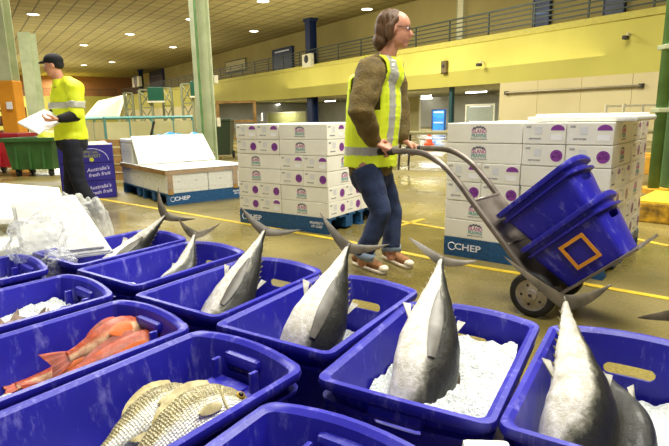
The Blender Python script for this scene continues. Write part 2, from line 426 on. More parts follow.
wallbox(304, 54, 312, 67, -.2, .3, GREYBOX, 'junction_box', 'pale electrical box on the fascia below the navy column near the walking man', 'box', None, dot)
wallbox(134, 77, 140, 87, -.2, .4, GREYBOX, 'junction_box', 'pale electrical box on the fascia in the far left corner', 'box', None, dot)
wallbox(442, 61, 447, 74, -.12, .2, mat('brown_box', '#5a4a24', .5), 'alarm_box', 'small dark alarm box on the yellow fascia right of the man', 'box', None, dot)
def wall_cam(px, py, label):
    p = wl(px, py, -.15); t = thing('security_camera', label, 'camera', mw=WM @ Matrix.Translation((p.x, -.16, p.z)))
    MB().tube([(0, .15, 0), (0, -.1, 0), (0, -.15, -.1)], .04, 8).build('bracket', GREYBOX, t)
    MB().box((0, -.2, -.14), (.14, .3, .14), .02).build('housing', DARKSTEEL, t)
wall_cam(482, 62, 'small security camera on the fascia above the right carton stack')
wall_cam(629, 34, 'small security camera on the fascia near the right green column')
p0 = wl(506, 93, -.12); p1 = wl(641, 85, -.12)
t = thing('wall_pipe', 'long dark horizontal pipe fixed across the cream wall panels', 'pipe', mw=WM)
MB().tube([(p0.x, -.12, p0.z), (p1.x, -.12, p0.z)], .05, 10).build('tube', mat('pipe_grey', '#8a8060', .4, .3), t)
for q in (p0.x, p1.x): MB().box((q, -.08, p0.z), (.16, .16, .16), .02).build('bracket', DARKSTEEL, t)

# ceiling lamps
lamps = [(33, 14), (54, 54), (84, 45), (84, 65), (112, 62), (130, 34), (173, 47), (191, 19), (254, 31), (263, 1), (367, 9)]
lamps.sort()
for i, (x, y) in enumerate(lamps):
    p = gz(x, y, HC-.03)
    t = thing('ceiling_lamp', 'round white recessed ceiling lamp, %s from the left' % ORD[i], 'lamp', p, group='recessed ceiling lamps')
    MB().lathe([(.42, .03), (.42, -.03), (.36, -.04), (.34, 0)], (0, 0, 0), (0, 0, 1)).build('trim_ring', GREYBOX, t, True)
    MB().lathe([(.35, .01), (.35, -.02), (.2, -.05), (.01, -.06)], (0, 0, 0), (0, 0, 1)).build('diffuser', LAMP, t, True)

# ------------------------------------------------------------------ recess content
TB = [(227, 108), (247, 105), (276, 104.5), (330, 101), (403, 97.5), (405, 107), (406, 102.5), (423, 96), (424, 106), (425, 101), (476, 92)]
for i, (x, y) in enumerate(TB):
    q = wz(x, y, FB+.05); l = 1.7; k = max(.8, min(13.2, q.y)); q = wl(x, y, k); q.z = FB+.05
    t = thing('tube_light', 'white fluorescent tube light under the balcony, %s from the left' % ORD[i], 'light', mw=WM @ Matrix.Translation(q), group='tube lights under the balcony')
    MB().box((0, 0, .06), (l, .24, .08)).build('housing', GREYBOX, t)
    MB().tube([(-l/2, 0, 0), (l/2, 0, 0)], .06, 8).build('tube', TUBE, t)
wallbox(268, 112, 306, 130, 6, .1, mat('lime_panel', '#c9cc84', .6), 'partition_panel', 'pale green partition panel behind the centre carton stack', 'partition', GREYBOX)
wallbox(432, 109, 446, 136, 7, .1, mat('blue_poster', '#2a7fd0', .5, col2='#1c55a0', scale=1.2, emit=.25), 'lit_poster', 'bright blue lit poster in the recess behind the trolley handle', 'poster', NAVY, lines(3, mat('poster_pale', '#a9c4e0', .5)))
wallbox(371, 101, 386, 112, 5, .5, GREYBOX, 'duct_unit', 'pale wall unit under the balcony behind the walking man', 'unit', GREYW)
wallbox(217, 98, 242, 124, 12.5, .2, mat('dim_glazing', '#5d6b58', .3), 'glazed_partition', 'dark glazed partition under the balcony right of the green column', 'partition', GREYBOX, lines(3, GREYW))
wallbox(258, 113, 262, 121, 4, .15, WHITEINK, 'wall_clock_panel', 'small white wall panel under the balcony above the centre stack', 'panel', GREYW)
wallbox(466, 104, 496, 124, 9, .2, mat('dim_glazing2', '#8d9383', .3), 'service_window', 'grey service window in the recess above the right stack', 'window', GREYBOX, lines(2, WHITEINK))
# sliding yellow-framed door in recess
t = thing('framed_door', 'pale cream framed door leaf in the recess left of the blue poster', 'door', mw=WM @ Matrix.Translation((wl(412, 120, 4).x, 4, 0)))
MB().box((0, 0, 1.15), (1.4, .06, 2.3)).build('panel', mat('door_cream', '#c9bd7a', .5), t)
b = MB()
for s in (-1, 1): b.box((s*.7, 0, 1.15), (.12, .12, 2.3))
b.box((0, 0, 2.3), (1.5, .12, .12)); b.build('frame', GREYBOX, t)

# ------------------------------------------------------------------ green columns
def green_column(base, top_h, w, label, orange=0, rot=WA):
    t = thing('green_column', label, 'column', base, rot)
    b = MB()
    for s in (-1, 1): b.box((0, s*w*.46, top_h/2), (w, w*.08, top_h))
    b.box((0, 0, top_h/2), (w*.1, w*.84, top_h)); b.build('shaft', GREENP, t)
    MB().box((0, 0, .02), (w*1.3, w*1.3, .04)).build('base_plate', GREENP, t)
    if orange:
        MB().box((0, 0, orange/2+.04), (w*1.12, w*1.12, orange), .03).build('guard', mat('orange_guard', '#e39a1e', .55, col2='#cf8514', scale=2), t)
        MB().box((0, 0, 0), (.02, .02, .02)) 
    return t
c1 = gz(209, 163); t = green_column((c1.x, c1.y, 0), HC, .36, 'tall pale green steel column between the left and centre pallet stacks')
# conduit and fittings on it
MB().tube([(-.25, .2, .1), (-.25, .2, 7.5)], .03, 8).build('conduit', GREENP2, t)
MB().box((-.1, -.26, 2.02), (.12, .12, .2), .02).build('switch_box', GREYBOX, t)
MB().box((-.1, -.26, 1.0), (.14, .1, .22), .02).build('outlet', GREYBOX, t)
cl = gz(20, 160); t = green_column((cl.x, cl.y, 0), HC, .4, 'pale green column with an orange painted base at the left edge', 2.2, 0)
MB().box((.1, -.31, 1.55), (.16, .02, .2)).build('notice', WHITEINK, t)
c2 = at(35, 100, 24); green_column((c2.x, c2.y, 0), 4.9, .52, 'pale green column behind the worker, beyond the orange based one', 0, 0)
c3 = gz(660, 192); 
t = thing('green_pipe_column', 'green steel column at the right edge standing by the yellow plinth', 'column', (c3.x, c3.y, 0))
MB().tube([(-.1, 0, 0), (-.1, 0, HC)], .07, 14).build('pipe', GREENP2, t, True)
MB().box((.12, 0, HC/2), (.16, .2, HC), .01).build('shaft', GREENP2, t)
for z in (1.9, 2.6, 1.1): MB().box((-.1, 0, z), (.18, .18, .06), .01).build('clamp', GREENP, t)
MB().box((0, 0, .03), (.5, .4, .06)).build('base_plate', YELLOWP, t)
# yellow plinth with post
k = gz(632, 221); k2 = gz(669, 225)
t = thing('yellow_plinth', 'yellow painted concrete plinth with a thick yellow post, right edge', 'plinth', (k.x, k.y, 0), math.atan2(k2.y-k.y, k2.x-k.x))
MB().box((.6, .45, .1), (1.2, .9, .2), .02).build('block', mat('chipped_yellow', '#d2a21c', .7, col2='#5a4210', scale=12, contrast=.35), t)
MB().box((.6, .45, .205), (1.18, .88, .02)).build('top_slab', mat('bright_yellow', '#f6d21c', .6), t)
MB().box((.56, .5, .75), (.34, .3, 1.06), .02).build('post', YELLOWP, t)

# yellow floor lines
LINEY = mat('line_yellow', '#e3c22c', .5, col2='#b59a26', scale=6, contrast=.3)
def fline(i, pts, w=.055):
    b = MB(); P = [gz(*q) for q in pts]
    for a, c in zip(P, P[1:]):
        d = (c-a).normalized(); n = V(-d.y, d.x, 0)*w/2
        b.poly([a-n, c-n, c+n, a+n], .004, (0, 0, 1))
    struct('trim_%d' % i, b, LINEY)
fline(2, [(70, 194), (188, 214), (350, 242), (459, 264), (588, 285), (669, 299)])
fline(3, [(376, 232), (424, 219)]); fline(4, [(376, 217), (440, 228), (560, 246)])
fline(5, [(380, 430), (440, 450)], .05); fline(7, [(620, 236), (669, 246)], .06)

# ------------------------------------------------------------------ pallets and cartons
def pallet(name, label, mw, words=True, D=1.165):
    t = thing(name, label, 'pallet', mw=mw); S = 1.165
    for i in range(7 if D < 1.3 else 11): MB().box((S/2, .06+i*(D-.12)/(6 if D < 1.3 else 10), .14), (S, .12, .02), .003).build('deck_board', PALLET, t)
    for y in (.02, D/2, D-.02):
        b = MB().box((S/2, y, .075), (S, .04, .11)); o = b.build('bearer', PALLET, t)
        if y < .1 and words:
            text('CHEP', .072, frame((.2, -.0015, .078), (1, 0, 0), (0, 0, 1)), WHITEINK, o, sx=1.25)
            e = MB().tube([(.07+.03*math.cos(a), 0, .078+.03*math.sin(a)) for a in [.7+5*k_/16 for k_ in range(17)]], .0085, 6, False, .4); e.build('roundel', WHITEINK, o)
            text('PROPERTY\nOF CHEP', .034, frame((1.02, -.0015, .08), (1, 0, 0), (0, 0, 1)), WHITEINK, o)
    for y in (.05, D/2, D-.05): MB().box((S/2, y, .01), (S, .1, .02)).build('base_board', PALLET, t)
    for x in (.07, S/2, S-.07):
        for y in (.28, .62) if D > 1.3 else (.3,): MB().box((x, y*D, .075), (.14, .12, .108)).build('block', PALLET, t)
    return t
CW, CD, CH = .58, .287, .147
carton_body = {}
def carton_mesh(w, d, h):
    k = (w, d, h)
    if k not in carton_body: carton_body[k] = MB().box((0, 0, h/2), (w-.004, d-.004, h-.003), .006).mesh('carton', WHITE)
    return carton_body[k]
def logo_mesh():
    b = MB(); n = 12
    # arched cap with peaks, above two lettering lines
    pts = [(-.05+.1*i/n, .034+.014*math.sin(PI*i/n)+(.007 if i % 3 == 1 else 0)) for i in range(n+1)]
    lo = [(x, y-.014) for x, y in pts]
    for i in range(n): b.poly([(*lo[i], 0), (*lo[i+1], 0), (*pts[i+1], 0), (*pts[i], 0)], .0008, (0, 0, 1))
    return b.mesh('logo_print', GREYINK)
LOGO = logo_mesh()
STK = MB().lathe([(.04, 0), (.04, .0012), (.001, .0012)], (0, 0, 0), (0, 0, 1), 24).mesh('sticker', PURPLE)
HALF = MB().poly([(.045*math.cos(PI*i/10), .045*math.sin(PI*i/10)*.8, 0) for i in range(11)], .0012, (0, 0, 1)).mesh('half_sticker', PURPLE)
LABELP = MB().box((0, 0, .0005), (.075, .035, .001)).mesh('address_label', mat('label_paper', '#ffffff', .5))
def deco_side(t, mw):
    o = link('logo_print', LOGO, t, mw)
    text('ISLAND', .042, Matrix.Translation((0, .012, 0)), MAGENTA, o, sx=.82, ext=.001)
    text('PRAWNS', .04, Matrix.Translation((0, -.02, 0)), TEAL, o, sx=.72, ext=.001)
    text('PRODUCT OF AUSTRALIA', .011, Matrix.Translation((0, -.044, 0)), GREYINK, o, ext=.001)
def deco_end(t, mw, circ, hw):
    text('SIZE', .018, mw @ Matrix.Translation((-hw*.72, .045, 0)), GREYINK, t, 'end_print')
    text('KEEP FROZEN', .013, mw @ Matrix.Translation((-hw*.4, -.035, 0)), GREYINK, t, 'end_print')
    b = MB(mw); b.box((-hw*.25, .02, .0005), (.05, .05, .001)); b.build('pale_print', mat('pale_print', '#dfe1e2', .6), t)
    if circ:
        o = link('sticker', STK, t, mw @ Matrix.Translation((hw*.62, .0, 0)))
        text('6-12', .03, Matrix.Translation((0, -.006, .0013)), mat('sticker_ink', '#3d1550', .5), o)
        text('PCS', .014, Matrix.Translation((0, .018, .0013)), mat('sticker_ink', '#3d1550', .5), o)
    else:
        link('half_sticker', HALF, t, mw @ Matrix.Translation((hw*.62, .022, 0)))
        link('address_label', LABELP, t, mw @ Matrix.Translation((hw*.58, -.025, 0)))
def carton_stack(mw, where, layers, tape=True):
    S = 1.165; G = 'cartons of the '+where
    for L in range(6):
        kind = layers[L]; z = .15+(5-L)*CH; nm = ORD[L] if L else 'top'
        # quadrants FL FR BR BL: 'e' ends to the front (run in depth) or 'l' long side to the front
        for q, (qx, qy) in {'FL': (0, 0), 'FR': (1, 0), 'BR': (1, 1), 'BL': (0, 1)}.items():
            depthwise = (kind == 'A') == (q in ('FL', 'BR'))
            for k in (0, 1):
                if L > 0:
                    if q == 'BL': continue
                    if q == 'FL' and not depthwise and k == 1: continue
                    if q == 'BR' and depthwise and k == 0: continue
                jx, jy = random.uniform(-.003, .003), random.uniform(-.003, .003)
                if depthwise: c = (qx*S/2+CD*(k+.5)+.003+jx, qy*S/2+CW/2+jy); rot = PI/2
                else: c = (qx*S/2+CW/2+jx, qy*S/2+CD*(k+.5)+.003+jy); rot = 0
                side = {'FL': 'front left', 'FR': 'front right', 'BR': 'back right', 'BL': 'back left'}[q]
                if depthwise: way = ('left' if k == 0 else 'right')+' of its end-on pair'
                else: way = ('nearer' if k == 0 else 'farther')+' of its sideways pair'
                lab = 'white carton, %s, %s layer, %s, %s' % (where, nm, side, way)
                m4 = mw @ Matrix.Translation((c[0], c[1], z)) @ Matrix.Rotation(rot, 4, 'Z')
                o = link('seafood_carton', carton_mesh(CW, CD, CH)); o.matrix_world = m4; tag(o, lab, 'carton', G)
                hy = CH/2
                circ = (L % 2 == 1) if L < 4 else (random.random() < .75)
                if depthwise:   # local x is stack +y ; front end at local -x
                    if q == 'FL' or q == 'FR': deco_end(o, frame((-CW/2+.0015, 0, hy), (0, -1, 0), (0, 0, 1)), circ, CD/2)
                    if q in ('FR', 'BR') and k == 1: deco_side(o, frame((.0, -CD/2+.0015, hy), (1, 0, 0), (0, 0, 1)))
                    if q == 'FL' and tape: pass
                else:
                    if q in ('FL', 'FR') and k == 0: deco_side(o, frame((-.03 if q == 'FL' else -.03, -CD/2+.0015, hy), (1, 0, 0), (0, 0, 1)))
                    if q in ('FR', 'BR'): deco_end(o, frame((CW/2-.0015, 0, hy), (0, 1, 0), (0, 0, 1)), circ, CD/2)
# centre stack
a = gz(240.5, 222.5); c = gz(327, 234.5); ang = math.atan2(c.y-a.y, c.x-a.x)
MC = Matrix.Translation((a.x, a.y, 0)) @ Matrix.Rotation(ang, 4, 'Z')
pallet('pallet', 'blue hire pallet under the centre stack of white cartons', MC)
carton_stack(MC, 'centre stack', 'AABBAA')
a = gz(443.6, 254); c = gz(604, 281); ang = math.atan2(c.y-a.y, c.x-a.x)
MR = Matrix.Translation((a.x, a.y, 0)) @ Matrix.Rotation(ang, 4, 'Z')
pallet('pallet', 'blue hire pallet under the right stack behind the hand trolley', MR)
carton_stack(MR, 'right stack', 'BBAABB')
# foam lid and stretch film on right stack
t = thing('foam_board', 'white foam panel lying on top of the right carton stack', 'panel', mw=MR @ Matrix.Translation((.55, .1, .15+6*CH)))
MB().box((.38, .3, .02), (.68, .7, .035), .012).build('panel', FOAM, t)
MB().box((.38, .3, .045), (.6, .6, .018), .008).build('raised_top', FOAM, t)
FILM = film_mat('stretch_film', .03, '#fbf3e0', .22)
b = MB(); rings = []
for i in range(24):
    z = .1+.95*i/23
    rings.append([V(1.172+.012*noise.noise(V(z*9, y*7, 2))+(.05*max(0, (z-.92))*6 if z > .92 else 0), .02+1.13*y, z) for y in [j/20 for j in range(21)]])
b.loft(rings, cap=False, closed=False)
tag(b.build('stretch_film', FILM, None, True, MR), 'crinkled clear stretch film hanging down the right side of the right stack', 'plastic film')

# left pallet: foam boxes, banded, with big leaning lid
a = gz(118, 192); c = gz(168, 206); e = gz(235, 199)
ang = math.radians(38.5)
ML = Matrix.Translation((c.x, c.y, 0)) @ Matrix.Rotation(ang, 4, 'Z')
pallet('pallet', 'blue hire pallet under the white foam boxes on the left', ML, D=1.8)
def foam_box(name, label, mw, w, d, h, grp=None):
    t = thing(name, label, 'box', mw=mw, group=grp)
    MB().box((w/2, d/2, h*.41), (w-.006, d-.006, h*.82), .012).build('tub', FOAM, t)
    MB().box((w/2, d/2, h*.91), (w-.002, d-.002, h*.17), .012).build('lid', FOAM, t)
    for i in (-1, 1):
        MB().box((w/2+i*w*.2, -.001, h*.5), (.03, .004, .012)).build('grip_mark', mat('foam_mark', '#b9b6a4', .7), t)
        MB().box((-.001, d/2+i*d*.2, h*.5), (.004, .03, .012)).build('grip_mark', mat('foam_mark', '#b9b6a4', .7), t)
    return t
for i, (x, y, nm) in enumerate([(0, 0, 'nearest corner'), (.585, 0, 'right front'), (0, .45, 'left side, second'), (0, .9, 'left side, third'), (0, 1.35, 'left side, farthest'), (.585, .45, 'right side, second'), (.585, .9, 'right side, third'), (.585, 1.35, 'back right')]):
    foam_box('foam_box', 'white foam box, bottom tier of the left pallet, %s' % nm, ML @ Matrix.Translation((x, y, .15)), .58, .445, .3, 'foam boxes on the left pallet')
t = thing('cardboard_collar', 'brown cardboard cover with corner straps over the foam boxes on the left pallet', 'cover', mw=ML)
MB().box((.585, .9, .457), (1.2, 1.84, .008)).build('top_sheet', FOAM, t)
b = MB()
for (cx, cy, sx, sy) in [(.585, -.012, 1.2, .006), (.585, 1.812, 1.2, .006), (-.012, .9, .006, 1.83), (1.182, .9, .006, 1.83)]: b.box((cx, cy, .43), (sx, sy, .06))
b.build('cover', CARD, t)
for cx in (.05, .98): MB().box((cx, -.012, .27), (.07, .006, .26)).build('strap', CARD, t)
MB().poly([(.0, -.02, .46), (1.19, -.02, .46), (1.19, -.02, .2), (.0, -.02, .2)], .002).build('plastic_wrap', film_mat('wrap_film', .06), t)
for i, x in enumerate((.0, .4, .8)):
    foam_box('foam_box', 'white foam box behind the leaning sheet of the left pallet, %s' % ('left end', 'middle', 'right end')[i], ML @ Matrix.Translation((x*.97, 1.26, .465)), .37, .5, .36, 'foam boxes on the left pallet')
sh = MB().poly([(-.01, .98, .466), (1.17, .98, .466), (1.1, 1.24, .85), (.0, 1.24, .85)], .03, (0, -.83, .56))
tag(sh.build('foam_sheet', FOAM, None, False, ML), 'large white foam sheet leaning against the upper foam boxes on the left pallet', 'sheet')

# purple cartons
VIOLET = mat('violet_card', '#2f2594', .55, col2='#281f84', scale=3)
pc = gz(117, 197); ang = .38
MP = Matrix.Translation((pc.x, pc.y, 0)) @ Matrix.Rotation(ang, 4, 'Z')
OLIVE = mat('olive_ink', '#9aa04a', .5); PALEINK = mat('pale_lilac_ink', '#d9d6ff', .5)
for i in range(3):
    for j in (0,):
        lab = 'violet printed carton, %s one of the column of three by the worker' % ('bottom', 'middle', 'top')[i]
        t = thing('violet_carton', lab, 'carton', mw=MP @ Matrix.Translation((-.70, 0, i*.255)), group='violet cartons')
        MB().box((.35, .3, .125), (.70, .6, .248), .006).build('box_body', VIOLET, t)
        if i < 2:
            MB().lathe([(.055, 0), (.055, .002), (.042, .002), (.042, .001)], (.26, 0, .135), (0, -1, 0)).build('ring_emblem', PALEINK, t)
            text('Australia\'s', .072, frame((.49, -.002, .165), (1, 0, .12), (-.2, 0, 1)), PALEINK, t, shear=.25)
            text('fresh fruit', .072, frame((.5, -.002, .09), (1, 0, .12), (-.2, 0, 1)), PALEINK, t, shear=.25)
        else:
            arc = [V(.42+.22*math.cos(a), 0, .03+.17*math.sin(a)) for a in [PI*k/16 for k in range(17)]]
            MB().tube(arc, .004, 6).build('arc_emblem', PALEINK, t)
            text('SPECIAL', .055, frame((.42, -.002, .15), (1, 0, 0), (0, 0, 1)), OLIVE, t)
            text('HARVEST', .06, frame((.42, -.002, .095), (1, 0, 0), (0, 0, 1)), OLIVE, t)
            MB().lathe([(.03, 0), (.03, .002)], (.42, 0, .045), (0, -1, 0)).build('dot_emblem', mat('yellow_ink', '#c6c832', .5), t)
            for s in (0, 1): MB().poly([(.01+.33*s, .02, .249), (.34+.33*s, .02, .249), (.34+.33*s-.06, .07, .30), (.01+.33*s+.05, .07, .29)], .004).build('open_flap', mat('flap_card', '#d8d2b8', .7), t)
for j, (px, w) in enumerate([(109, .25)]):
    p = at(px, 141, 9.2)
    MBt = thing('slatted_crate', ('brown open wooden crate behind the violet cartons', 'small brown wooden crate left behind the violet cartons')[j], 'crate', (p.x-.3, 9.2, 0))
    for z in (.1, .25, .4, .55, .7): 
        for yy in (0, .4): MB().box((.3, yy, z), (w*1.6, .02, .1)).build('slat', CARD, MBt)
    for xx in (.3-w*.8, .3+w*.8): MB().box((xx, .2, .38), (.03, .42, .76)).build('corner_post', CARD, MBt)

# ------------------------------------------------------------------ stall, screens and bins at left
STALL = mat('stall_teal', '#5f9a94', .5); PANE = mat('stall_panel', '#d6d2a0', .5, col2='#c2be8a', scale=1)
s0 = at(85, 119, 19); s1 = at(104, 117, 16.5); s2 = at(192, 118, 19)
t = thing('market_stall', 'low stall with teal frame and cream panels behind the left pallet', 'stall')
H = 1.16
def wallseg(a, c, n):
    for i in range(n):
        p = a.lerp(c, i/n); q = a.lerp(c, (i+1)/n)
        MB().poly([(p.x, p.y, .12), (q.x, q.y, .12), (q.x, q.y, H-.12), (p.x, p.y, H-.12)], .03).build('panel', PANE, t)
        MB().tube([(q.x, q.y, 0), (q.x, q.y, H)], .045, 4).build('post', STALL, t)
    MB().tube([(a.x, a.y, H), (c.x, c.y, H)], .05, 4).build('rail', STALL, t)
    MB().tube([(a.x, a.y, .12), (c.x, c.y, .12)], .04, 4).build('rail', STALL, t)
wallseg(s0, s1, 2); wallseg(s1, s2, 4)
# blue tarp bundle on stall / beside
p = at(178, 135, 12)
b = MB()
for k in range(7): b.ell((p.x+random.uniform(-.45, .45), 12+random.uniform(-.2, .2), .5+.06*random.random()), (.26, .22, .2+.06*random.random()))
me = remesh(b, .05, 2); me.materials.append(mat('blue_tarp', '#3f9ad0', .4, bump=1, bscale=9))
for q in me.vertices: q.co += V(*[noise.noise(q.co*5+V(i*7, 0, 0))*.06 for i in range(3)]); q.co.z -= .0
o = link('plastic_bundle', me); tag(o, 'crumpled light blue plastic bundle on a bench behind the left pallet', 'plastic bundle')
t = thing('work_bench', 'low grey bench behind the left pallet holding the blue bundle', 'bench', (p.x, 12, 0))
MB().box((0, 0, .28), (1.5, .7, .06), .01).build('bench_top', mat('bench_grey', '#8a8768', .6), t)
for sx in (-1, 1):
    for sy in (-1, 1): MB().box((sx*.68, sy*.3, .125), (.06, .06, .25)).build('leg', DARKSTEEL, t)
# broom leaning
p = at(155, 137, 13)
t = thing('broom', 'dark broom leaning near the stall', 'broom', (p.x-.3, 13, 0))
MB().tube([(0, 0, .1), (.28, .1, 1.05)], .03, 8).build('handle', DARKSTEEL, t); MB().box((0, 0, .06), (.4, .1, .12), .02).build('brush_head', RUBBER, t)
# sloping canopy
t = thing('sloping_canopy', 'large pale sloping canopy roof behind the stall, left of the screens', 'canopy')
MB().poly([at(127, 94, 32), at(119, 117, 29), at(84, 117, 29), at(98, 101, 34)], .12).build('roof_sheet', mat('canopy_cream', '#c4bb8c', .6), t)
for px, py, Y in ((119, 117, 29), (86, 117, 29), (126, 96, 32), (99, 102, 34)):
    q = at(px, py, Y); MB().tube([(q.x, q.y, 0), (q.x, q.y, q.z)], .07, 6).build('post', GREENP, t)
# screens on lattice towers
SCREEN = mat('dark_green_screen', '#12583a', .35, col2='#0c4530', scale=.7)
LAT = mat('lattice_metal', '#8d8f6a', .5, .3)
def tower(px0, px1, py0, Y, label, scr=None, mid=None):
    a = at(px0, py0, Y); c = at(px1, py0, Y); w = c.x-a.x; h = a.z
    t = thing('lattice_tower', label, 'tower', (a.x, Y, 0))
    for x in (0, w): MB().box((x, 0, h/2), (.1, .1, h)).build('upright', LAT, t)
    n = 3
    for i in range(n):
        z0 = h*i/n; z1 = h*(i+1)/n
        MB().tube([(0, 0, z0), (w, 0, z1)], .03, 4).build('brace', LAT, t); MB().tube([(w, 0, z0), (0, 0, z1)], .03, 4).build('brace', LAT, t)
        MB().box((w/2, 0, z1), (w, .06, .06)).build('rung', LAT, t)
    if scr:
        p = at(scr[0], scr[3], Y-.2); q = at(scr[1], scr[2], Y-.2)
        o = MB().box(((p.x+q.x)/2-a.x, -.2, (p.z+q.z)/2), (q.x-p.x, .12, q.z-p.z), .02).build('screen', SCREEN, t)
        MB().box(((p.x+q.x)/2-a.x, -.2, p.z-.04), (q.x-p.x+.1, .16, .08)).build('screen_frame', GREYBOX, o)
tower(124, 132, 93, 27, 'metal lattice tower right of the sloping canopy')
tower(139, 151, 90, 26, 'metal lattice tower carrying the larger dark green screen', (148.6, 163, 87, 101))
tower(162, 171, 88, 27, 'metal lattice tower right of the larger green screen')
tower(181, 192, 84, 26, 'metal lattice tower next to the tall green column carrying a cut off green screen', (191, 201, 81, 96))

# green wheeled bin
GBIN = mat('green_bin_plastic', '#37622a', .45, col2='#2a5020', scale=3)
g0 = gz(9, 177); g1 = gz(58, 176)
def tub(name, label, loc, w, d, h, m, rim):
    t = thing(name, label, 'bin', loc)
    b = MB(); R = []
    def ring(s, z, o=0): 
        return [V(x*s*w/2+o*(1 if x > 0 else -1), y*s*d/2+o*(1 if y > 0 else -1), z) for x, y in ((-1, -1), (1, -1), (1, 1), (-1, 1))]
    b.loft([ring(.84, .14), ring(.98, h), ring(.94, h), ring(.8, .2)]); b.build('tub', m, t)
    b = MB()
    for s in (-1, 1): b.box((0, s*d/2, h), (w+.06, .06, .08), .01); b.box((s*w/2, 0, h), (.06, d, .08), .01)
    b.build('rim', rim, t)
    for i in range(3): MB().box((-w*.28+i*w*.28, -d*.46, h*.55), (.05, .05, h*.7), .01, Matrix.Rotation(-.06, 3, 'X')).build('rib', m, t)
    for sx in (-1, 1):
        for sy in (-1, 1):
            o = MB().cyl((sx*w*.34, sy*d*.32, .07), .07, .05, 16, V(1, 0, 0)).build('wheel', RUBBER, t)
            MB().box((sx*w*.34, sy*d*.32, .12), (.09, .06, .06)).build('fork', DARKSTEEL, o)
    return t
tub('wheeled_bin', 'dark green plastic wheeled bin beside the worker', ((g0.x+g1.x)/2, g0.y+.35, 0), (g1.x-g0.x)*1.0,   .8, .74, GBIN, mat('bin_rim', '#2f5a24', .5))
tub('wheeled_bin', 'red plastic bin cut off at the left edge behind the green one', (g0.x-.55, g0.y+1.0, 0), .9, .7, .82, mat('red_bin_plastic', '#b8202a', .45), mat('red_rim', '#98141e', .5))
p = at(49, 136, g0.y+.2)
b = MB()
for k in range(6): b.ell((p.x+random.uniform(-.12, .12), g0.y+.3+random.uniform(-.1, .1), .76+random.uniform(-.04, .03)), (.16, .16, .15))
me = remesh(b, .03, 2); me.materials.append(mat('lime_bag', '#d8e03c', .5, bump=.6, bscale=20)); tag(link('lime_bag', me), 'bright lime bag heaped in the green wheeled bin', 'bag')
# red display shelf far left
p = at(6, 137, 17)
t = thing('display_shelf', 'dark shelving unit with pink and red goods at the left edge', 'shelf', (p.x-.2, 17, 0))
DK = mat('dark_red_shelf', '#5a2418', .6)
for z in (.1, .55, 1.0, 1.45): MB().box((0, 0, z), (1.6, .5, .05)).build('shelf_board', DK, t)
for s in (-1, 1): MB().box((s*.8, 0, .78), (.05, .5, 1.55)).build('side_panel', DK, t)
for zi, z in enumerate((.125, .575, 1.025)):
    for k in range(5):
        b = MB().box((0, 0, .13), (.2, .25, .26), .02); o = b.build('goods_packet', mat(('pink_pack', 'pale_pack', 'red_pack')[(k+zi) % 3], ('#d88a7a', '#eadfc8', '#b03a2c')[(k+zi) % 3], .6))
        o.location = (p.x-.2-.6+k*.3, 17, z)
        tag(o, '%s packet, %s from the left on the %s board of the dark shelving' % (('pink', 'pale', 'red')[(k+zi) % 3], ORD[k], ('bottom', 'middle', 'upper')[zi]), 'packet', 'packets on the dark shelving')

# ------------------------------------------------------------------ blue fish crates
CL, CWD, CHT = .675, .485, .40
def outline(L, W, r, bulge, n=7, nb=7):
    """rounded rectangle in the xy plane, x along L, with bowed short ends"""
    pts = []
    hx, hy = L/2, W/2
    for cx, cy, a0 in ((hx-r, hy-r, 0), (-(hx-r), hy-r, PI/2), (-(hx-r), -(hy-r), PI), (hx-r, -(hy-r), 1.5*PI)):
        for i in range(n): a = a0+PI/2*i/(n-1); pts.append([cx+r*math.cos(a), cy+r*math.sin(a)])
        # straight fill
        nx = {0: None, PI/2: 1, PI: None, 1.5*PI: 2}[a0]
        if a0 == PI/2:
            for i in range(1, nb): pts.append([-hx, (hy-r)*(1-2*i/nb)])
        if a0 == 1.5*PI:
            for i in range(1, nb): pts.append([hx, -(hy-r)*(1-2*i/nb)])
    out = []
    for x, y in pts:
        k = max(0, 1-(y/hy)**2); 
        if abs(x) > hx*.5: x += math.copysign(bulge*k, x)
        out.append((x, y))
    return out
def crate_mesh(L, W, H):
    def ring(dl, z, rise=0):
        o = outline(L+2*dl, W+2*dl, max(.016, .034+dl*.5), .026)
        return [V(x, y, z+rise*max(0, 1-(y/(W/2))**2)*(1 if abs(x) > L*.3 else 0)) for x, y in o]
    R = [ring(-.075, 0), ring(-.035, H-.085), ring(-.035, H-.068), ring(-.012, H-.066), ring(-.010, H-.054), ring(-.030, H-.052), ring(-.028, H-.028),
         ring(-.004, H-.026, .012), ring(0, H-.012, .014), ring(-.003, H, .016), ring(-.017, H+.001, .016), ring(-.030, H-.008, .014), ring(-.035, H-.03, .01), ring(-.046, H-.1), ring(-.085, .014)]
    b = MB().loft(R); me = b.mesh('crate_body', BLUE)
    # cut the hand slots with a rounded slot cutter
    o = bpy.data.objects.new('tmp', me); COL.objects.link(o)
    for s in (-1, 1):
        c = MB(); zz = H-(.1 if s > 0 else .066)
        pr = []
        for xx in (s*(L/2-.12), s*(L/2+.08)):
            ring_ = []
            for j in range(16):
                a = 2*PI*j/16; cy = .052 if math.cos(a) > 0 else -.052
                ring_.append(V(xx, cy+.02*math.cos(a), zz+.019*math.sin(a)))
            pr.append(ring_)
        co = bpy.data.objects.new('cut', c.loft(pr).mesh('cut', [])); COL.objects.link(co)
        m = o.modifiers.new('b', 'BOOLEAN'); m.object = co; m.operation = 'DIFFERENCE'; m.solver = 'EXACT'
    dg = bpy.context.evaluated_depsgraph_get(); dg.update()
    out = bpy.data.meshes.new_from_object(o.evaluated_get(dg))
    for q in [q for q in COL.objects if q.name.startswith('cut')]: bpy.data.objects.remove(q)
    bpy.data.objects.remove(o)
    for p in out.polygons: p.use_smooth = True
    out.set_sharp_from_angle(angle=math.radians(38))
    if not out.materials: out.materials.append(BLUE)
    return out
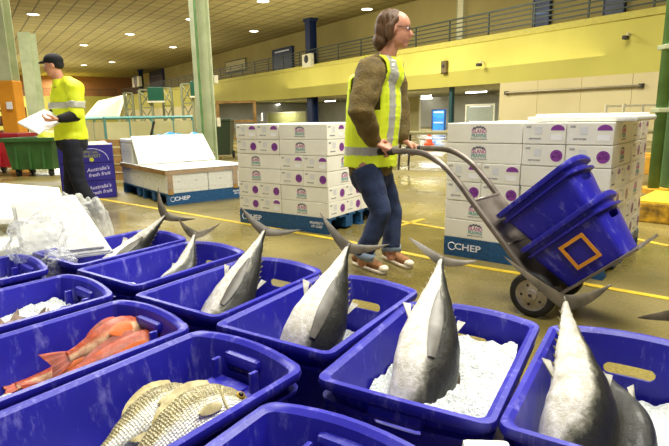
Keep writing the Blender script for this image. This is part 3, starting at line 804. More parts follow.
CRATE_ME = crate_mesh(CL, CWD, CHT)
def ledge_mesh(H, L):          # inside stacking ledge and posts at the -x end
    b = MB(); x = -(L/2-.075)
    b.box((x-.002, 0, H-.145), (.085, .2, .095), .014); b.box((x-.022, -.082, H-.07), (.03, .014, .07), .004); b.box((x-.022, .082, H-.07), (.03, .014, .07), .004)
    b.box((x+.006, 0, H-.097), (.06, .11, .012), .004)
    return b.mesh('stacking_ledge', BLUE)
def handle_mesh(H, L):         # outside grip bump at the -x end
    b = MB(); x = -(L/2-.005)
    b.box((x+.002, 0, H-.04), (.05, .15, .042), .016); b.box((x-.014, 0, H-.042), (.02, .1, .016), .006)
    return b.mesh('grip', BLUE)
LEDGE_ME = ledge_mesh(CHT, CL); GRIP_ME = handle_mesh(CHT, CL)
CR = {}
def crate(key, NL, ang, flip, label):
    """NL: world xy of near-left rim corner, long axis angle in degrees; flip puts the ledge end far"""
    a = math.radians(ang); ex = V(math.cos(a), math.sin(a), 0); ey = V(-math.sin(a), math.cos(a), 0)
    cpt = V(NL[0], NL[1], 0)+ex*CL/2-ey*CWD/2
    t = thing('fish_crate', label, 'crate', cpt, a+(PI if flip else 0), 'blue fish crates')
    link('crate_body', CRATE_ME, t); link('stacking_ledge', LEDGE_ME, t); link('grip', GRIP_ME, t)
    CR[key] = (cpt, ex, ey)
    return t
def far_to_near(FL_, ang):
    a = math.radians(ang); return (FL_[0]-math.cos(a)*CL, FL_[1]-math.sin(a)*CL)
crate('G', (.36, 1.07), 58, False, 'blue fish crate at the right edge holding two tuna')
crate('F', (-.065, 1.305), 60, False, 'blue fish crate full of ice with one tuna, second from the right edge')
crate('E', (-.43, 1.695), 57.5, False, 'blue fish crate with a tuna right below the walking man')
crate('D', (-.83, 2.02), 56, False, 'blue fish crate with a tuna, in front of the centre carton stack')
crate('C', (-1.25, 2.40), 55, False, 'blue fish crate with a slim tuna, second from the left in the far row')
crate('B', (-1.66, 2.75), 54, False, 'leftmost blue fish crate of the far row with a tuna lying back')
crate('J', far_to_near((-.475, 1.652), 53), 53, True, 'blue fish crate holding two silver scaly fish, front of picture')
crate('I', far_to_near((-.868, 1.972), 51), 51, True, 'blue fish crate holding red fish')
crate('H', far_to_near((-1.272, 2.337), 50), 50, True, 'blue fish crate of ice with fish tails poking out, left side')
crate('A', far_to_near((-1.74, 2.73), 49), 49, True, 'blue fish crate at the left edge partly under the plastic bag')
crate('K', far_to_near((-.178, 1.196), 57), 57, True, 'empty looking blue fish crate at the bottom centre edge')

def ice(key, z, amp, label, slope=(0, 0), seed=0, ix=(-.27, .27)):
    cpt, ex, ey = CR[key]; b = MB(); nx, ny = 64, 44; grid = []
    for i in range(nx+1):
        for j in range(ny+1):
            u = i/nx*2-1; v = j/ny*2-1
            h = z+slope[0]*u+slope[1]*v
            f = .035+(h-.1)*.12
            x = u*(CL/2-.088+(h-.014)*.12); y = v*(CWD/2-.088+(h-.014)*.12)
            # rounded corners
            k = 1-.06*(abs(u)*abs(v))**4
            p = V(x*k, y*k, 0)
            q = V(p.x*9+seed, p.y*9, seed*3.1)
            h += amp*(noise.noise(q)*1.0+noise.noise(q*3.2)*.5+abs(noise.noise(q*8))*.35)
            grid.append(V(p.x, p.y, h))
    fs = [(i*(ny+1)+j, (i+1)*(ny+1)+j, (i+1)*(ny+1)+j+1, i*(ny+1)+j+1) for i in range(nx) for j in range(ny)]
    b.add(grid, fs)
    o = b.build('crushed_ice', ICE, None, True, Matrix.Translation(cpt) @ Matrix.Rotation(math.atan2(ex.y, ex.x), 4, 'Z'))
    tag(o, label, 'ice', None, 'stuff')
ice('F', .285, .03, 'crushed ice heaped in the crate second from the right edge', (.03, -.01), 1)
ice('G', .22, .03, 'crushed ice in the crate at the right edge', (.0, -.03), 2)
ice('E', .19, .02, 'crushed ice in the crate below the walking man', (0, 0), 3)
ice('D', .17, .02, 'crushed ice in the crate before the centre carton stack', (0, 0), 4)
ice('C', .24, .025, 'crushed ice around the slim tuna', (-.08, 0), 5)
ice('B', .2, .02, 'crushed ice in the leftmost crate of the far row', (0, 0), 6)
ice('H', .30, .028, 'crushed ice with fish tails in the left crate', (.0, 0), 7)
ice('I', .205, .025, 'crushed ice under the red fish', (-.05, 0), 8)
ice('J', .205, .025, 'crushed ice under the silver scaly fish', (-.05, 0), 9)
ice('A', .3, .02, 'crushed ice in the crate at the left edge', (0, 0), 10)
ice('K', .1, .015, 'thin crushed ice at the bottom of the front centre crate', (0, 0), 11)

# ------------------------------------------------------------------ fish
def fish(name, label, grp, pts, dors, prof, skin, finm, tail, L=None, fins=(), eye=None, curve_n=14, group_cat='fish', finlets=0, hshift=0.0):
    """pts: world points head->peduncle; dors: world vector; prof: (s, half height, half width, offset)"""
    P = crv(pts, 16); n = len(P)
    ln = [0]
    for a, c in zip(P, P[1:]): ln.append(ln[-1]+(c-a).length)
    T = ln[-1]; org = P[n//2].copy()
    def samp(s):
        d = s*T
        for i in range(n-1):
            if ln[i+1] >= d or i == n-2:
                f = (d-ln[i])/max(1e-6, ln[i+1]-ln[i]); p = P[i].lerp(P[i+1], f)
                t = (P[min(n-1, i+2)]-P[max(0, i-1)]).normalized(); return p-org, t
    def prf(s):
        for a, c in zip(prof, prof[1:]):
            if s <= c[0]:
                f = (s-a[0])/(c[0]-a[0]); f = f*f*(3-2*f)*.5+f*.5
                return [a[k]+(c[k]-a[k])*f for k in (1, 2, 3)]
        return prof[-1][1:]
    def fr(s):
        p, t = samp(s); d = (Vector(dors)-t*Vector(dors).dot(t)).normalized(); return p, t, d, t.cross(d)
    NS, NR = 44, 28; rings = []; dv = []; su = []
    for i in range(NS+1):
        s = i/NS; p, t, d, l = fr(s); hh, hw, off = prf(s); r = []
        for j in range(NR):
            a = 2*PI*j/NR; ca, sa = math.cos(a), math.sin(a)
            r.append(p+d*(hh*sa+off)+l*(hw*ca*(1-.08*abs(sa))))
            dv.append(.5+.5*sa+hshift*(.58-s)); su.append((s*T, sa*hh*1.2, 0))
        rings.append(r)
    b = MB().loft(rings); me = b.mesh(name, skin, True)
    at_ = me.attributes.new('dv', 'FLOAT', 'POINT'); at_.data.foreach_set('value', dv)
    a2 = me.attributes.new('suv', 'FLOAT_VECTOR', 'POINT'); a2.data.foreach_set('vector', [q for p in su for q in p])
    o = link(name, me); o.location = org; tag(o, label, group_cat, grp)
    # tail
    p, t, d, l = fr(1.0); ph = prof[-1][1]
    kind, span, sweep, root = tail
    if kind == 'lunate':
        b = MB()
        for sg in (-1, 1):
            R = []
            for i in range(15):
                f = i/14; c = p + d*sg*(span*f+.0) + t*(sweep*(f**1.5)-root*.1*(1-f)) + l*(.012*math.sin(f*2.2)*sg)
                w = root*(1-f)**.8*.5+.002; th = .008*(1-f)+.0012
                td = (t*1.0+d*sg*(-.55*(1-f))).normalized()
                R.append([c-td*w, c+l*th, c+td*w, c-l*th])
            b.loft(R)
        b.build('tail_fin', finm, o, 50)
        MB().tube([p-t*.03, p, p+t*.012], [ph*1.0, ph*1.15, ph*.5], 10).build('tail_keel', TUNAFIN, o, True)
    else:
        b = MB(); R = []
        for i in range(9):
            f = i/8; w = ph*.9+(span-ph*.9)*f**.8
            ex = sweep*f
            row = []
            for j in range(15):
                g = j/14*2-1; notch = root*(1-abs(g))*f
                c = p - t*.01 + t*(ex-notch)+d*(g*w)+l*(.004*math.sin(g*14)*f)
                row.append(c)
            R.append(row)
        vs = [q for r in R for q in r]; m_ = len(vs); fs = []
        vs2 = [q+l*.003 for q in vs]
        for i in range(8):
            for j in range(14):
                q = (i*15+j, i*15+j+1, (i+1)*15+j+1, (i+1)*15+j); fs.append(q); fs.append(tuple(k+m_ for k in q[::-1]))
        b.add(vs+vs2, fs); b.build('tail_fin', finm, o, True)
    # fins: (name, s0, s1, side(+1 dorsal,-1 ventral), height, sweepback, mat)
    for fn, s0, s1, side, h, sb, fm in fins:
        b = MB(); m_ = 9; base = []; tip = []
        for i in range(m_+1):
            f = i/m_; s = s0+(s1-s0)*f; p, t, d, l = fr(s); hh, hw, off = prf(s)
            bp = p+d*(side*hh*.96+off)
            hgt = h*(math.sin(PI*min(1, f*1.0+.12))**.6)*(1-.45*f) if sb < .5 else h*(1-f)**1.4+.004
            base.append((bp, l)); tip.append((bp+d*side*hgt+t*(sb*h*(1-.3*f)), l))
        vs = []
        for (q, l) in base: vs += [q-l*.004, q+l*.004]
        for (q, l) in tip: vs += [q-l*.001, q+l*.001]
        n2 = 2*(m_+1); fs = []
        for i in range(m_):
            a = 2*i; fs += [(a, a+2, n2+a+2, n2+a), (a+1, n2+a+1, n2+a+3, a+3), (n2+a, n2+a+2, n2+a+3, n2+a+1)]
        b.add(vs, fs); b.build(fn, fm, o, False)
    if finlets:
        for side in (1, -1):
            b = MB()
            for k in range(finlets):
                s = .66+.30*k/(finlets-1); p, t, d, l = fr(s); hh, hw, off = prf(s); c = p+d*(side*hh+off)
                b.poly([c-t*.006, c+t*.006, c+t*.011+d*side*.007], .003, l)
            b.build('finlet_row', FINLET, o)
    if eye:
        s, up, rad, ring_m = eye; p, t, d, l = fr(s); hh, hw, off = prf(s)
        for sg in (-1, 1):
            c = p+d*(hh*up+off)+l*sg*(hw*math.sqrt(max(0, 1-up*up))*.94)
            e = MB().ell(c, (rad, rad, rad)).build('eye', ring_m, o, True)
            MB().ell(c+l*sg*rad*.45, (rad*.68,)*3).build('pupil', BLACKM, e, True)
    return o, fr, prf, org
def pectoral(o, fr, prf, s, up, sg, length, width, m, spread=.1, name='pectoral_fin', droop=0):
    p, t, d, l = fr(s); hh, hw, off = prf(s)
    c0 = p+d*(hh*up+off)+l*sg*(hw*math.sqrt(1-up*up)+.002); R = []
    for i in range(13):
        f = i/12; s2 = min(.99, s+f*length/.62); p2, t2, d2, l2 = fr(s2); h2, w2, of2 = prf(s2)
        u2 = up-droop*f
        c = p2+d2*(h2*u2+of2)+l2*sg*(w2*math.sqrt(max(.02, 1-u2*u2))+.006+spread*f*f)
        w = width*(math.sin(PI*(.12+.86*f))**.7)*.5+.001
        nl = (l2*sg*math.sqrt(max(.05, 1-u2*u2))+d2*u2).normalized(); td = t2.cross(nl)
        R.append([c-td*w, c+nl*.004, c+td*w, c-nl*.003])
    MB().loft(R).build(name, m, o, 60)

TPROF = [(0, .006, .005, -.01), (.04, .04, .028, -.008), (.12, .078, .055, -.004), (.24, .108, .076, 0), (.36, .12, .084, 0), (.48, .116, .082, 0), (.6, .096, .068, .002), (.72, .068, .046, .003), (.84, .038, .026, .002), (.93, .018, .015, 0), (1, .0115, .012, 0)]
def scaled(prof, k, kw=1): return [(s, h*k, w*k*kw, o*k) for s, h, w, o in prof]
def tuna(label, head, mid, ped, dpx, k=1.0, span=.15, sweep=.075, root=.05, pect=True, sg=None, up=-.05, plen=.24, spread=.004, pw=.042, hs=.25, fl=9):
    d = (RT*dpx[0]-UP*dpx[1]) if len(dpx) == 2 else Vector(dpx)
    o, fr, prf, org = fish('tuna', label, 'tuna in the blue crates', [head, head.lerp(mid, .55)+V(0, 0, -.008), mid, mid.lerp(ped, .5)+V(0, 0, .0), ped], d, scaled(TPROF, k, 1.0), TUNA, TUNAFIN, ('lunate', span, sweep, root),
        fins=[('second_dorsal_fin', .575, .60, 1, .028*k, 2.3, PALEFIN), ('anal_fin', .585, .612, -1, .03*k, 2.3, PALEFIN), ('first_dorsal_fin', .28, .42, 1, .02*k, .2, TUNAFIN)],
        eye=(.07, .15, .011, PALEFIN), finlets=fl, hshift=hs)
    p, t, dd, l = fr(.5)
    tocam = (CAMP-(p+org)); s = 1 if l.dot(tocam) > 0 else -1
    if pect: pectoral(o, fr, prf, .36, up, s, plen, pw, mat('pectoral_grey', '#7d796e', .4, .05, col2='#504d44', scale=14, contrast=.2), spread, droop=-.02)
    return o
def cin(key, x, y, z):         # point in crate coordinates
    c, ex, ey = CR[key]; return c+ex*x+ey*y+V(0, 0, z)
tuna('tuna standing tail up in the crate right below the walking man', cin('E', -.22, .06, .12), gz(312, 338, .31), at(348, 246, 2.02), (73, 33), .92, .155, .085)
tuna('tuna tail up on heaped ice, second crate from the right edge', cin('F', -.2, .05, .16), gz(425, 372, .32), at(441, 259, 1.86), (73, 16), .86, .135, .05)
tuna('large pale tuna with its tail over the hand trolley wheel, right edge crate', cin('G', -.27, .1, .14), gz(582, 405, .34), at(564, 300, 1.47), (80, 36), .84, .19, .10, pect=False, hs=1.0)
tuna('darker tuna lying behind the large pale one in the right edge crate', cin('G', -.27, -.03, .13), gz(628, 432, .27), gz(582, 352, .33), (.35, -.7, .5), .6, .1, .04, pect=False, hs=2.2, fl=0)
tuna('tuna tail up in the crate before the centre carton stack', cin('D', -.2, .08, .1), gz(232, 300, .28), at(265, 230, 2.5), (63, 8), .86, .16, .07)
tuna('slim tuna tail up in the second crate from the left of the far row', cin('C', -.16, .03, .12), gz(183, 270, .3), at(195, 234, 2.85), (42, -12), .74, .125, .085, pect=False, hs=.9)
tuna('tuna tail up in the leftmost crate of the far row', cin('B', -.22, .02, .14), gz(133, 250, .32), at(166, 215, 3.2), (43, 20), .8, .155, .1)
# tail of a fish poking in at the right
o_ = at(700, 318, 1.72)
tuna('tuna tail poking in from the right edge above the floor', o_+V(-.02, -.62, -.56), o_+V(.0, -.35, -.3), at(690, 311, 1.6), (60, 13), .7, .19, .03, pect=False)
SPROF = [(0, .008, .006, -.02), (.05, .036, .02, -.014), (.13, .066, .034, -.004), (.25, .088, .044, .004), (.38, .094, .047, .004), (.55, .08, .04, 0), (.72, .053, .028, 0), (.86, .03, .016, 0), (.95, .021, .010, 0), (1, .023, .006, 0)]
def snap(label, head, mid, ped, d, k):
    o, fr, prf, org = fish('silver_fish', label, 'silver fish in the front crate', [head, mid, ped], d, scaled(SPROF, k, 1.0), SNAP, SNAPFIN, ('fan', .075, .11, .04),
        fins=[('dorsal_fin', .26, .72, 1, .03, .1, SNAPFIN), ('anal_fin', .6, .76, -1, .03, .2, SNAPFIN)], eye=(.095, .32, .013, mat('fish_eye_ring', '#c9a23a', .3)))
    p, t, dd, l = fr(.3); s = 1 if l.dot(CAMP-(p+org)) > 0 else -1
    pectoral(o, fr, prf, .26, -.3, s, .11, .026, SNAPFIN, .004)
    p, t, dd, l = fr(.2); MBs = []
    hh, hw, off = prf(.2)
    R = []
    for i in range(9):
        u = .7-1.4*i/8; s2 = .2+.03*(1-(2*i/8-1)**2)
        p2, t2, d2, l2 = fr(s2); h2, w2, o2 = prf(s2)
        R.append(p2+d2*(h2*u+o2)+l2*s*(w2*math.sqrt(1-u*u)*.985))
    MB().tube(R, .004, 6).build('gill_cover', SNAPFIN, o, True)
dj = V(-.72, .62, .32)
snap('silver scaly fish lying behind the other one in the front crate', cin('J', .2, .03, .3), cin('J', .06, .085, .3), cin('J', -.125, .085, .25), V(-.75, .6, .42), .66)
snap('large silver scaly fish nearest the camera in the front crate', cin('J', .243, -.115, .31), cin('J', .08, -.06, .318), cin('J', -.14, -.05, .26), V(-.62, .5, .55), .76)
RPROF = [(0, .012, .01, -.008), (.05, .028, .022, -.006), (.14, .046, .036, 0), (.28, .056, .044, .002), (.42, .056, .044, 0), (.58, .047, .036, 0), (.75, .033, .023, 0), (.9, .022, .013, 0), (1, .02, .008, 0)]
def redf(label, head, mid, ped, d, k, tail=('fan', .06, .085, .02)):
    o, fr, prf, org = fish('red_fish', label, 'red fish in the blue crate', [head, mid, ped], d, scaled(RPROF, k), REDFISH, REDFIN, tail,
        fins=[('dorsal_fin', .3, .8, 1, .022, .1, REDFIN), ('anal_fin', .62, .8, -1, .022, .2, REDFIN)], eye=(.1, .45, .011, mat('red_eye_ring', '#a8502c', .3)))
    p, t, dd, l = fr(.3); s = 1 if l.dot(CAMP-(p+org)) > 0 else -1
    pectoral(o, fr, prf, .26, -.25, s, .17, .05, mat('orange_fin', '#f07c3a', .45), .012)
redf('red fish on top of the pile, head to the right', gz(144, 323, .335), gz(108, 337, .33), gz(68, 357, .30), V(-.55, .5, .65), 1.02)
redf('red fish lying along the near side of the crate under the top one', gz(172, 333, .305), gz(118, 355, .29), gz(50, 388, .26), V(-.4, .35, .85), .95)
redf('red fish at the bottom of which only the tail end shows at left', gz(100, 356, .22), gz(60, 372, .22), gz(16, 386, .23), V(-.6, .55, .5), .7, ('fan', .03, .06, .02))
# tails in the ice of crate H
for i, (x, y, dx) in enumerate([(8, 322, .02), (24, 318, .06), (38, 322, .03), (2, 330, .0)]):
    q = gz(x, y, .315); h = q+V(-.10+.03*i, -.1, -.12)
    fish('small_fish', 'small pale fish stuck head down in the left crate of ice, %s from the left' % ORD[[1, 2, 3, 0][i]], 'small fish in the ice', [h, h.lerp(q, .5), q+V(dx, 0, .0)], V(.6, .4, .2), scaled(RPROF, .5), SNAP, mat('pale_pink_fin', '#d8bca8', .5, col2='#9a8070', scale=40), ('fan', .03, .06, .02), eye=(.1, .4, .005, PALEFIN))

# ------------------------------------------------------------------ foam and bags at left, foam box at bottom
def slab(name, label, pts, th, nrm=None, cat='panel'):
    o = MB().poly(pts, th, nrm).mesh(name, FOAM)
    bm = bmesh.new(); bm.from_mesh(o); bmesh.ops.bevel(bm, geom=bm.edges[:], offset=.008, segments=2, affect='EDGES'); bm.to_mesh(o); bm.free()
    ob = link(name, o); tag(ob, label, cat); return ob
# stack of foam boxes under a sloping lid
q = gz(40, 262, .0)
b0 = at(10, 240, 3.6); 
foam_box('foam_box', 'white foam box standing at the left behind the plastic bag', Matrix.Translation((-2.75, 3.25, 0)) @ Matrix.Rotation(-.62, 4, 'Z'), .78, .5, .36)
foam_box('foam_box', 'white foam box at the left edge behind the other foam box', Matrix.Translation((-3.2, 4.1, 0)) @ Matrix.Rotation(-.5, 4, 'Z'), .9, .5, .42)
slab('foam_board', 'white foam panel lying aslant over the foam boxes at the left edge', [gz(-30, 224, .46), gz(66, 226, .40), gz(60, 192, .50), gz(-20, 186, .58)], .04, (0, 0, 1))
sl = slab('foam_board', 'white foam panel propped upright behind the leftmost crate', [at(10, 203, 3.05), at(74, 193.5, 3.12), at(113, 251, 2.86), at(22, 262, 2.80)], .035)
pts_ = [at(10, 203, 3.05), at(74, 193.5, 3.12), at(113, 251, 2.86), at(22, 262, 2.80)]; cc = sum(pts_, V(0, 0, 0))/4
nn = (pts_[1]-pts_[0]).cross(pts_[3]-pts_[0]).normalized(); nn = nn if nn.y < 0 else -nn
MB().poly([cc+(p-cc)*.86+nn*.002 for p in pts_], .016, nn).build('raised_inset', FOAM, sl)
def bag(name, label, c, r, seed, m=BAG, amp=.35, ears=True):
    b = MB(); NU, NV = 80, 50; rings = []
    for i in range(NV+1):
        a = -PI/2+PI*(.03+.94*i/NV); row = []
        for j in range(NU):
            q = V(math.cos(a)*math.cos(2*PI*j/NU), math.cos(a)*math.sin(2*PI*j/NU), math.sin(a))
            f = 1+amp*(noise.noise(q*1.6+V(seed, 0, 0))+.32*(abs(noise.noise(q*3.2+V(0, seed, 0)))*2-.5)+.1*(abs(noise.noise(q*8+V(0, seed, 0)))*2-.5))
            row.append(V(q.x*r[0]*f, q.y*r[1]*f, max(-r[2]*.9, q.z*r[2]*f)))
        rings.append(row)
    b.loft(rings); o = b.build(name, m, None, True); o.location = c; tag(o, label, 'plastic bag'); return o
bc = at(42, 236, 2.72); bag('plastic_bag', 'crumpled clear plastic bag resting on the leftmost crates', bc+V(-.03, 0, -.02), (.16, .14, .13), 3)
bc = at(58, 262, 2.6); bag('plastic_bag', 'loose end of clear plastic hanging on the crate rim below the bag', bc, (.085, .07, .06), 8, BAG, .6)
bc = at(94, 238, 3.35); bag('plastic_bag', 'tall white translucent bag standing right of the propped foam panel', bc, (.12, .1, .27), 5, film_mat('white_bag_film', .3, '#eceee8'), .22)
bc = at(72, 208, 3.6); bag('plastic_bag', 'small white plastic bag peak behind the propped foam panel', bc+V(0, 0, -.05), (.1, .1, .14), 12, film_mat('white_bag_film', .3), .4)
# foam box at the bottom edge between crates
q = gz(461, 436.5, .39); q2 = gz(509, 438, .39); an = math.atan2(q2.y-q.y, q2.x-q.x)
foam_box('foam_box', 'white foam box corner at the bottom edge in front of the right crates', Matrix.Translation((q.x, q.y, 0)) @ Matrix.Rotation(an, 4, 'Z') @ Matrix.Translation((0, -.3, 0)), (q2-q).length, .3, .39)

# ------------------------------------------------------------------ hand trolley
AX = V(1.10, 2.73, .125); TD = V(.7254, -.6883, 0); TN = V(.6883, .7254, 0)   # forward, lateral (far side)
ta = math.radians(48); E1 = TD*(-math.cos(ta))+V(0, 0, math.sin(ta)); E2 = TD*math.sin(ta)+V(0, 0, math.cos(ta))
TM = Matrix.Identity(4)
for i in range(3): TM[i][0] = E2[i]; TM[i][1] = TN[i]; TM[i][2] = E1[i]; TM[i][3] = AX[i]
# frame: x = E2 (load side), y = lateral, z = E1 (up the frame)
t = thing('hand_trolley', 'grey steel hand trolley tipped back, pushed by the walking man', 'trolley', mw=TM)
WD = .34
SZ = lambda q, y: V(q[0]*math.sin(ta)+q[1]*math.cos(ta), y, -q[0]*math.cos(ta)+q[1]*math.sin(ta))
hp = SZ((-1.08, .735), .02)
for y in (0.02, WD):
    pts = crv([(.0, y, -.07), (.012, y, .2), SZ((-.40, .455), y), SZ((-.50, .565), y), SZ((-.61, .665), y), SZ((-.74, .73), y), SZ((-.88, .745), y), SZ((-1.1, .735), y)], 6)
    MB().tube(pts, .019, 10).build('side_rail', STEEL, t, True)
    MB().tube([SZ((-.99, .74), y), SZ((-1.11, .734), y)], .024, 10).build('grip', RUBBER, t, True)
MB().box((.015, WD/2+.01, .3), (.012, WD, .66), .004).build('back_plate', STEEL, t)
for i in range(6):
    o = MB().box((.006, WD/2+.01+(.05 if i % 2 else -.04), .08+i*.1), (.014, WD*.6, .02), .003, Matrix.Rotation(.5 if i % 2 else -.2, 3, 'X')).build('slot', DARKSTEEL, t)
MB().box((.3, WD/2+.01, -.075), (.56, WD+.05, .014), .004).build('toe_plate', STEEL, t)
for z in (.3, .62): MB().tube([(.012, 0.02, z), (.012, WD, z)], .014, 8).build('cross_bar', STEEL, t, True)
MB().tube([(0, -.03, 0), (0, WD+.05, 0)], .014, 10).build('axle', DARKSTEEL, t)
for y in (-.035, WD+.055):
    b = MB().lathe([(.088, -.022), (.112, -.026), (.124, -.014), (.125, 0), (.124, .014), (.112, .026), (.088, .022), (.088, -.022)], (0, y, 0), (0, 1, 0), 40)
    b.f = [q for q in b.f if len(q) == 4]; b.mi = [0]*len(b.f)
    w = b.build('wheel', RUBBER, t, True)
    h = MB(); h.lathe([(.092, -.016), (.09, -.02), (.075, -.012), (.035, -.012), (.033, -.03), (.012, -.032), (.012, .032), (.033, .03), (.035, .012), (.075, .012), (.09, .02), (.092, .016)], (0, y, 0), (0, 1, 0), 40)
    ho = h.build('hub', mat('hub_metal', '#c4beb2', .28, .6, col2='#8a8276', scale=12, contrast=.3), w, 40)
    for k in range(5):
        a = 2*PI*k/5; b = MB(); b.cyl((.056*math.cos(a), y-.014, .056*math.sin(a)), .008, .006, 12, V(0, 1, 0)); b.build('hub_hole', DARKSTEEL, w)
SM = crate_mesh(.48, .42, .30)
for i, (z, lab) in enumerate([(-.066, 'blue crate with an orange square label lying on the hand trolley toe plate'), (.17, 'upper blue crate nested on the hand trolley, behind the man')]):
    # crate: its x (long) -> lateral, y -> E2, z -> E1
    m = TM @ Matrix.Translation((.07+.235+.01*i, WD/2+.04, z))
    t2 = thing('trolley_crate', lab, 'crate', mw=m)
    link('crate_body', SM, t2)
    if i == 0:
        b = MB(); s = .075
        mm = frame((.02, -.164, .125), (1, 0, 0), (0, -.186, 1))
        b.mx = mm
        for sx in (-1, 1): b.box((sx*(s-.009), 0, .006), (.018, 2*s, .006)); b.box((0, sx*(s-.009), .006), (2*s-.036, .018, .006))
        b.build('orange_label', mat('orange_label', '#f0a22e', .5), t2)

# ------------------------------------------------------------------ people
def hand_into(mb, wrist, fdir, back, thumb, size=.18, curl=(.6, .9, .7), spread=.08):
    """five fingers: fdir along palm, back = normal of back of hand, thumb = side of thumb"""
    f = Vector(fdir).normalized(); bk = (Vector(back)-f*Vector(back).dot(f)).normalized(); th = f.cross(bk); 
    if th.dot(Vector(thumb)) < 0: th = -th
    pl = size*.52
    mb.tube([wrist-f*.015, wrist+f*pl*.3, wrist+f*pl*.7, wrist+f*pl], [size*.15, size*.20, size*.225, size*.21], 12, True, .48)
    for k, (ln, off) in enumerate(((.42, .8), (.47, .28), (.44, -.26), (.35, -.78))):
        p = wrist+f*pl*.95+th*off*size*.2; d = (f+th*off*spread).normalized(); r = size*.052; pts = [p-d*.012]; q = p; a = 0
        pts.append(q)
        for sgm, c in zip((.46, .32, .26), curl):
            a += c; dd = d*math.cos(a)-bk*math.sin(a); q = q+dd*ln*size*sgm*1.05; pts.append(q)
        mb.tube(pts, [r*1.05, r*1.05, r, r*.92, r*.8], 8, True)
    p = wrist+f*pl*.28+th*size*.16; d1 = (f*.6+th*.75-bk*.35).normalized(); d2 = (f*.85+th*.15-bk*.55).normalized()
    mb.tube([p-th*.02, p+d1*size*.18, p+d1*size*.18+d2*size*.16, p+d1*size*.18+d2*size*.28], [size*.085, size*.075, size*.062, size*.05], 8, True)
def head_into(mb, c, f, up, h=.23):
    """c: centre of head, f: facing, up: crown direction, h: chin to crown"""
    f = Vector(f).normalized(); up = (Vector(up)-f*Vector(up).dot(f)).normalized(); r = f.cross(up)
    R = Matrix((f, -r, up)).transposed()
    P = lambda x, y, z: Vector(c)+f*x*h+r*y*h-up*0+up*z*h
    mb.ell(P(-.05, 0, .12), (h*.42, h*.33, h*.38), 20, 14, R)
    mb.ell(P(.07, 0, -.12), (h*.28, h*.27, h*.36), 18, 12, R)
    mb.ell(P(.2, 0, -.38), (h*.13, h*.14, h*.10), 12, 8, R)      # chin
    mb.tube([P(.315, 0, .08), P(.37, 0, -.04), P(.41, 0, -.12)], [h*.04, h*.05, h*.065], 8, True)   # nose
    mb.tube([P(.32, -.08, -.255), P(.345, 0, -.25), P(.32, .08, -.255)], [h*.03, h*.04, h*.03], 8, True)   # lips
    for s in (-1, 1):
        mb.tube([P(.3, s*.05, .14), P(.29, s*.16, .13)], h*.04, 8, True)     # brow
        mb.ell(P(.25, s*.13, .03), (h*.075, h*.07, h*.06), 10, 8, R)
        mb.ell(P(-.04, s*.325, .0), (h*.09, h*.035, h*.14), 12, 8, R)       # ear
    return P
def join(me_list, name, m):
    bm = bmesh.new()
    for q in me_list: bm.from_mesh(q)
    out = bpy.data.meshes.new(name); bm.to_mesh(out); bm.free()
    for p in out.polygons: p.use_smooth = True
    out.materials.append(m); return out
def cloth(name, mb, m, parent, voxel=.012, sm=4, wr=.006, cut=None):
    me = remesh(mb, voxel, sm); me.materials.append(m)
    for q in me.vertices:
        n = noise.noise(V(q.co.x*9, q.co.y*9, q.co.z*16)); q.co += q.normal*n*wr
    if cut:
        bm = bmesh.new(); bm.from_mesh(me); bmesh.ops.delete(bm, geom=[q for q in bm.verts if not cut(q.co)], context='VERTS'); bm.to_mesh(me); bm.free()
    return link(name, me, parent)
def shell(name, src_mb, keep, off, m, parent, voxel=.012):
    """garment panel cut from the inflated surface, with thickness"""
    me = remesh(src_mb, voxel, 4)
    for q in me.vertices: q.co += q.normal*off
    bm = bmesh.new(); bm.from_mesh(me); bmesh.ops.delete(bm, geom=[f for f in bm.faces if not keep(f.calc_center_median())], context='FACES')
    bm.to_mesh(me); bm.free(); me.materials.append(m)
    o = link(name, me, parent); s = o.modifiers.new('th', 'SOLIDIFY'); s.thickness = .004; s.offset = 0
    return o
def shoe(parent, heel, toe, upper, solem, toem, lacem, h=.1):
    a, c = Vector(heel), Vector(toe); d = (c-a); L = d.length; d.normalize(); s = V(-d.y, d.x, 0)
    prof = [(-.02, .030, .0), (.06, .038, 0), (.3, .036, 0), (.55, .044, 0), (.78, .048, 0), (.93, .038, 0), (1.0, .015, 0)]
    def ringz(z, k): return [a+d*(q[0]*L)+s*q[1]*k+V(0, 0, z) for q in prof]+[a+d*(q[0]*L)-s*q[1]*k+V(0, 0, z) for q in prof[::-1]]
    up = MB(); up.tube([a+V(0, 0, .05), a+d*.25*L+V(0, 0, .058), a+d*.5*L+V(0, 0, .05), a+d*.75*L+V(0, 0, .04), a+d*.93*L+V(0, 0, .036)], [.036, .04, .042, .04, .03], 14, True, .9)
    up.tube([a+d*.13*L+V(0, 0, .04), a+d*.1*L+V(0, 0, h)], [.04, .042], 14)
    me = remesh(up, .007, 4); me.materials.append(upper); o = link('shoe', me, parent)
    MB().loft([ringz(.0, .95), ringz(.012, 1.02), ringz(.026, .98)]).build('sole', solem, o, True)
    MB().ell(a+d*.92*L+V(0, 0, .036), (.04, .037, .027), 14, 8, Matrix((d, s, V(0, 0, 1))).transposed()).build('toe_cap', toem, o, True)
    for i in range(4):
        p = a+d*(.38+.1*i)*L+V(0, 0, .092-.009*i)
        MB().tube([p-s*.022-V(0, 0, .007), p, p+s*.022-V(0, 0, .007)], .004, 6, True).build('lace', lacem, o)
    return o

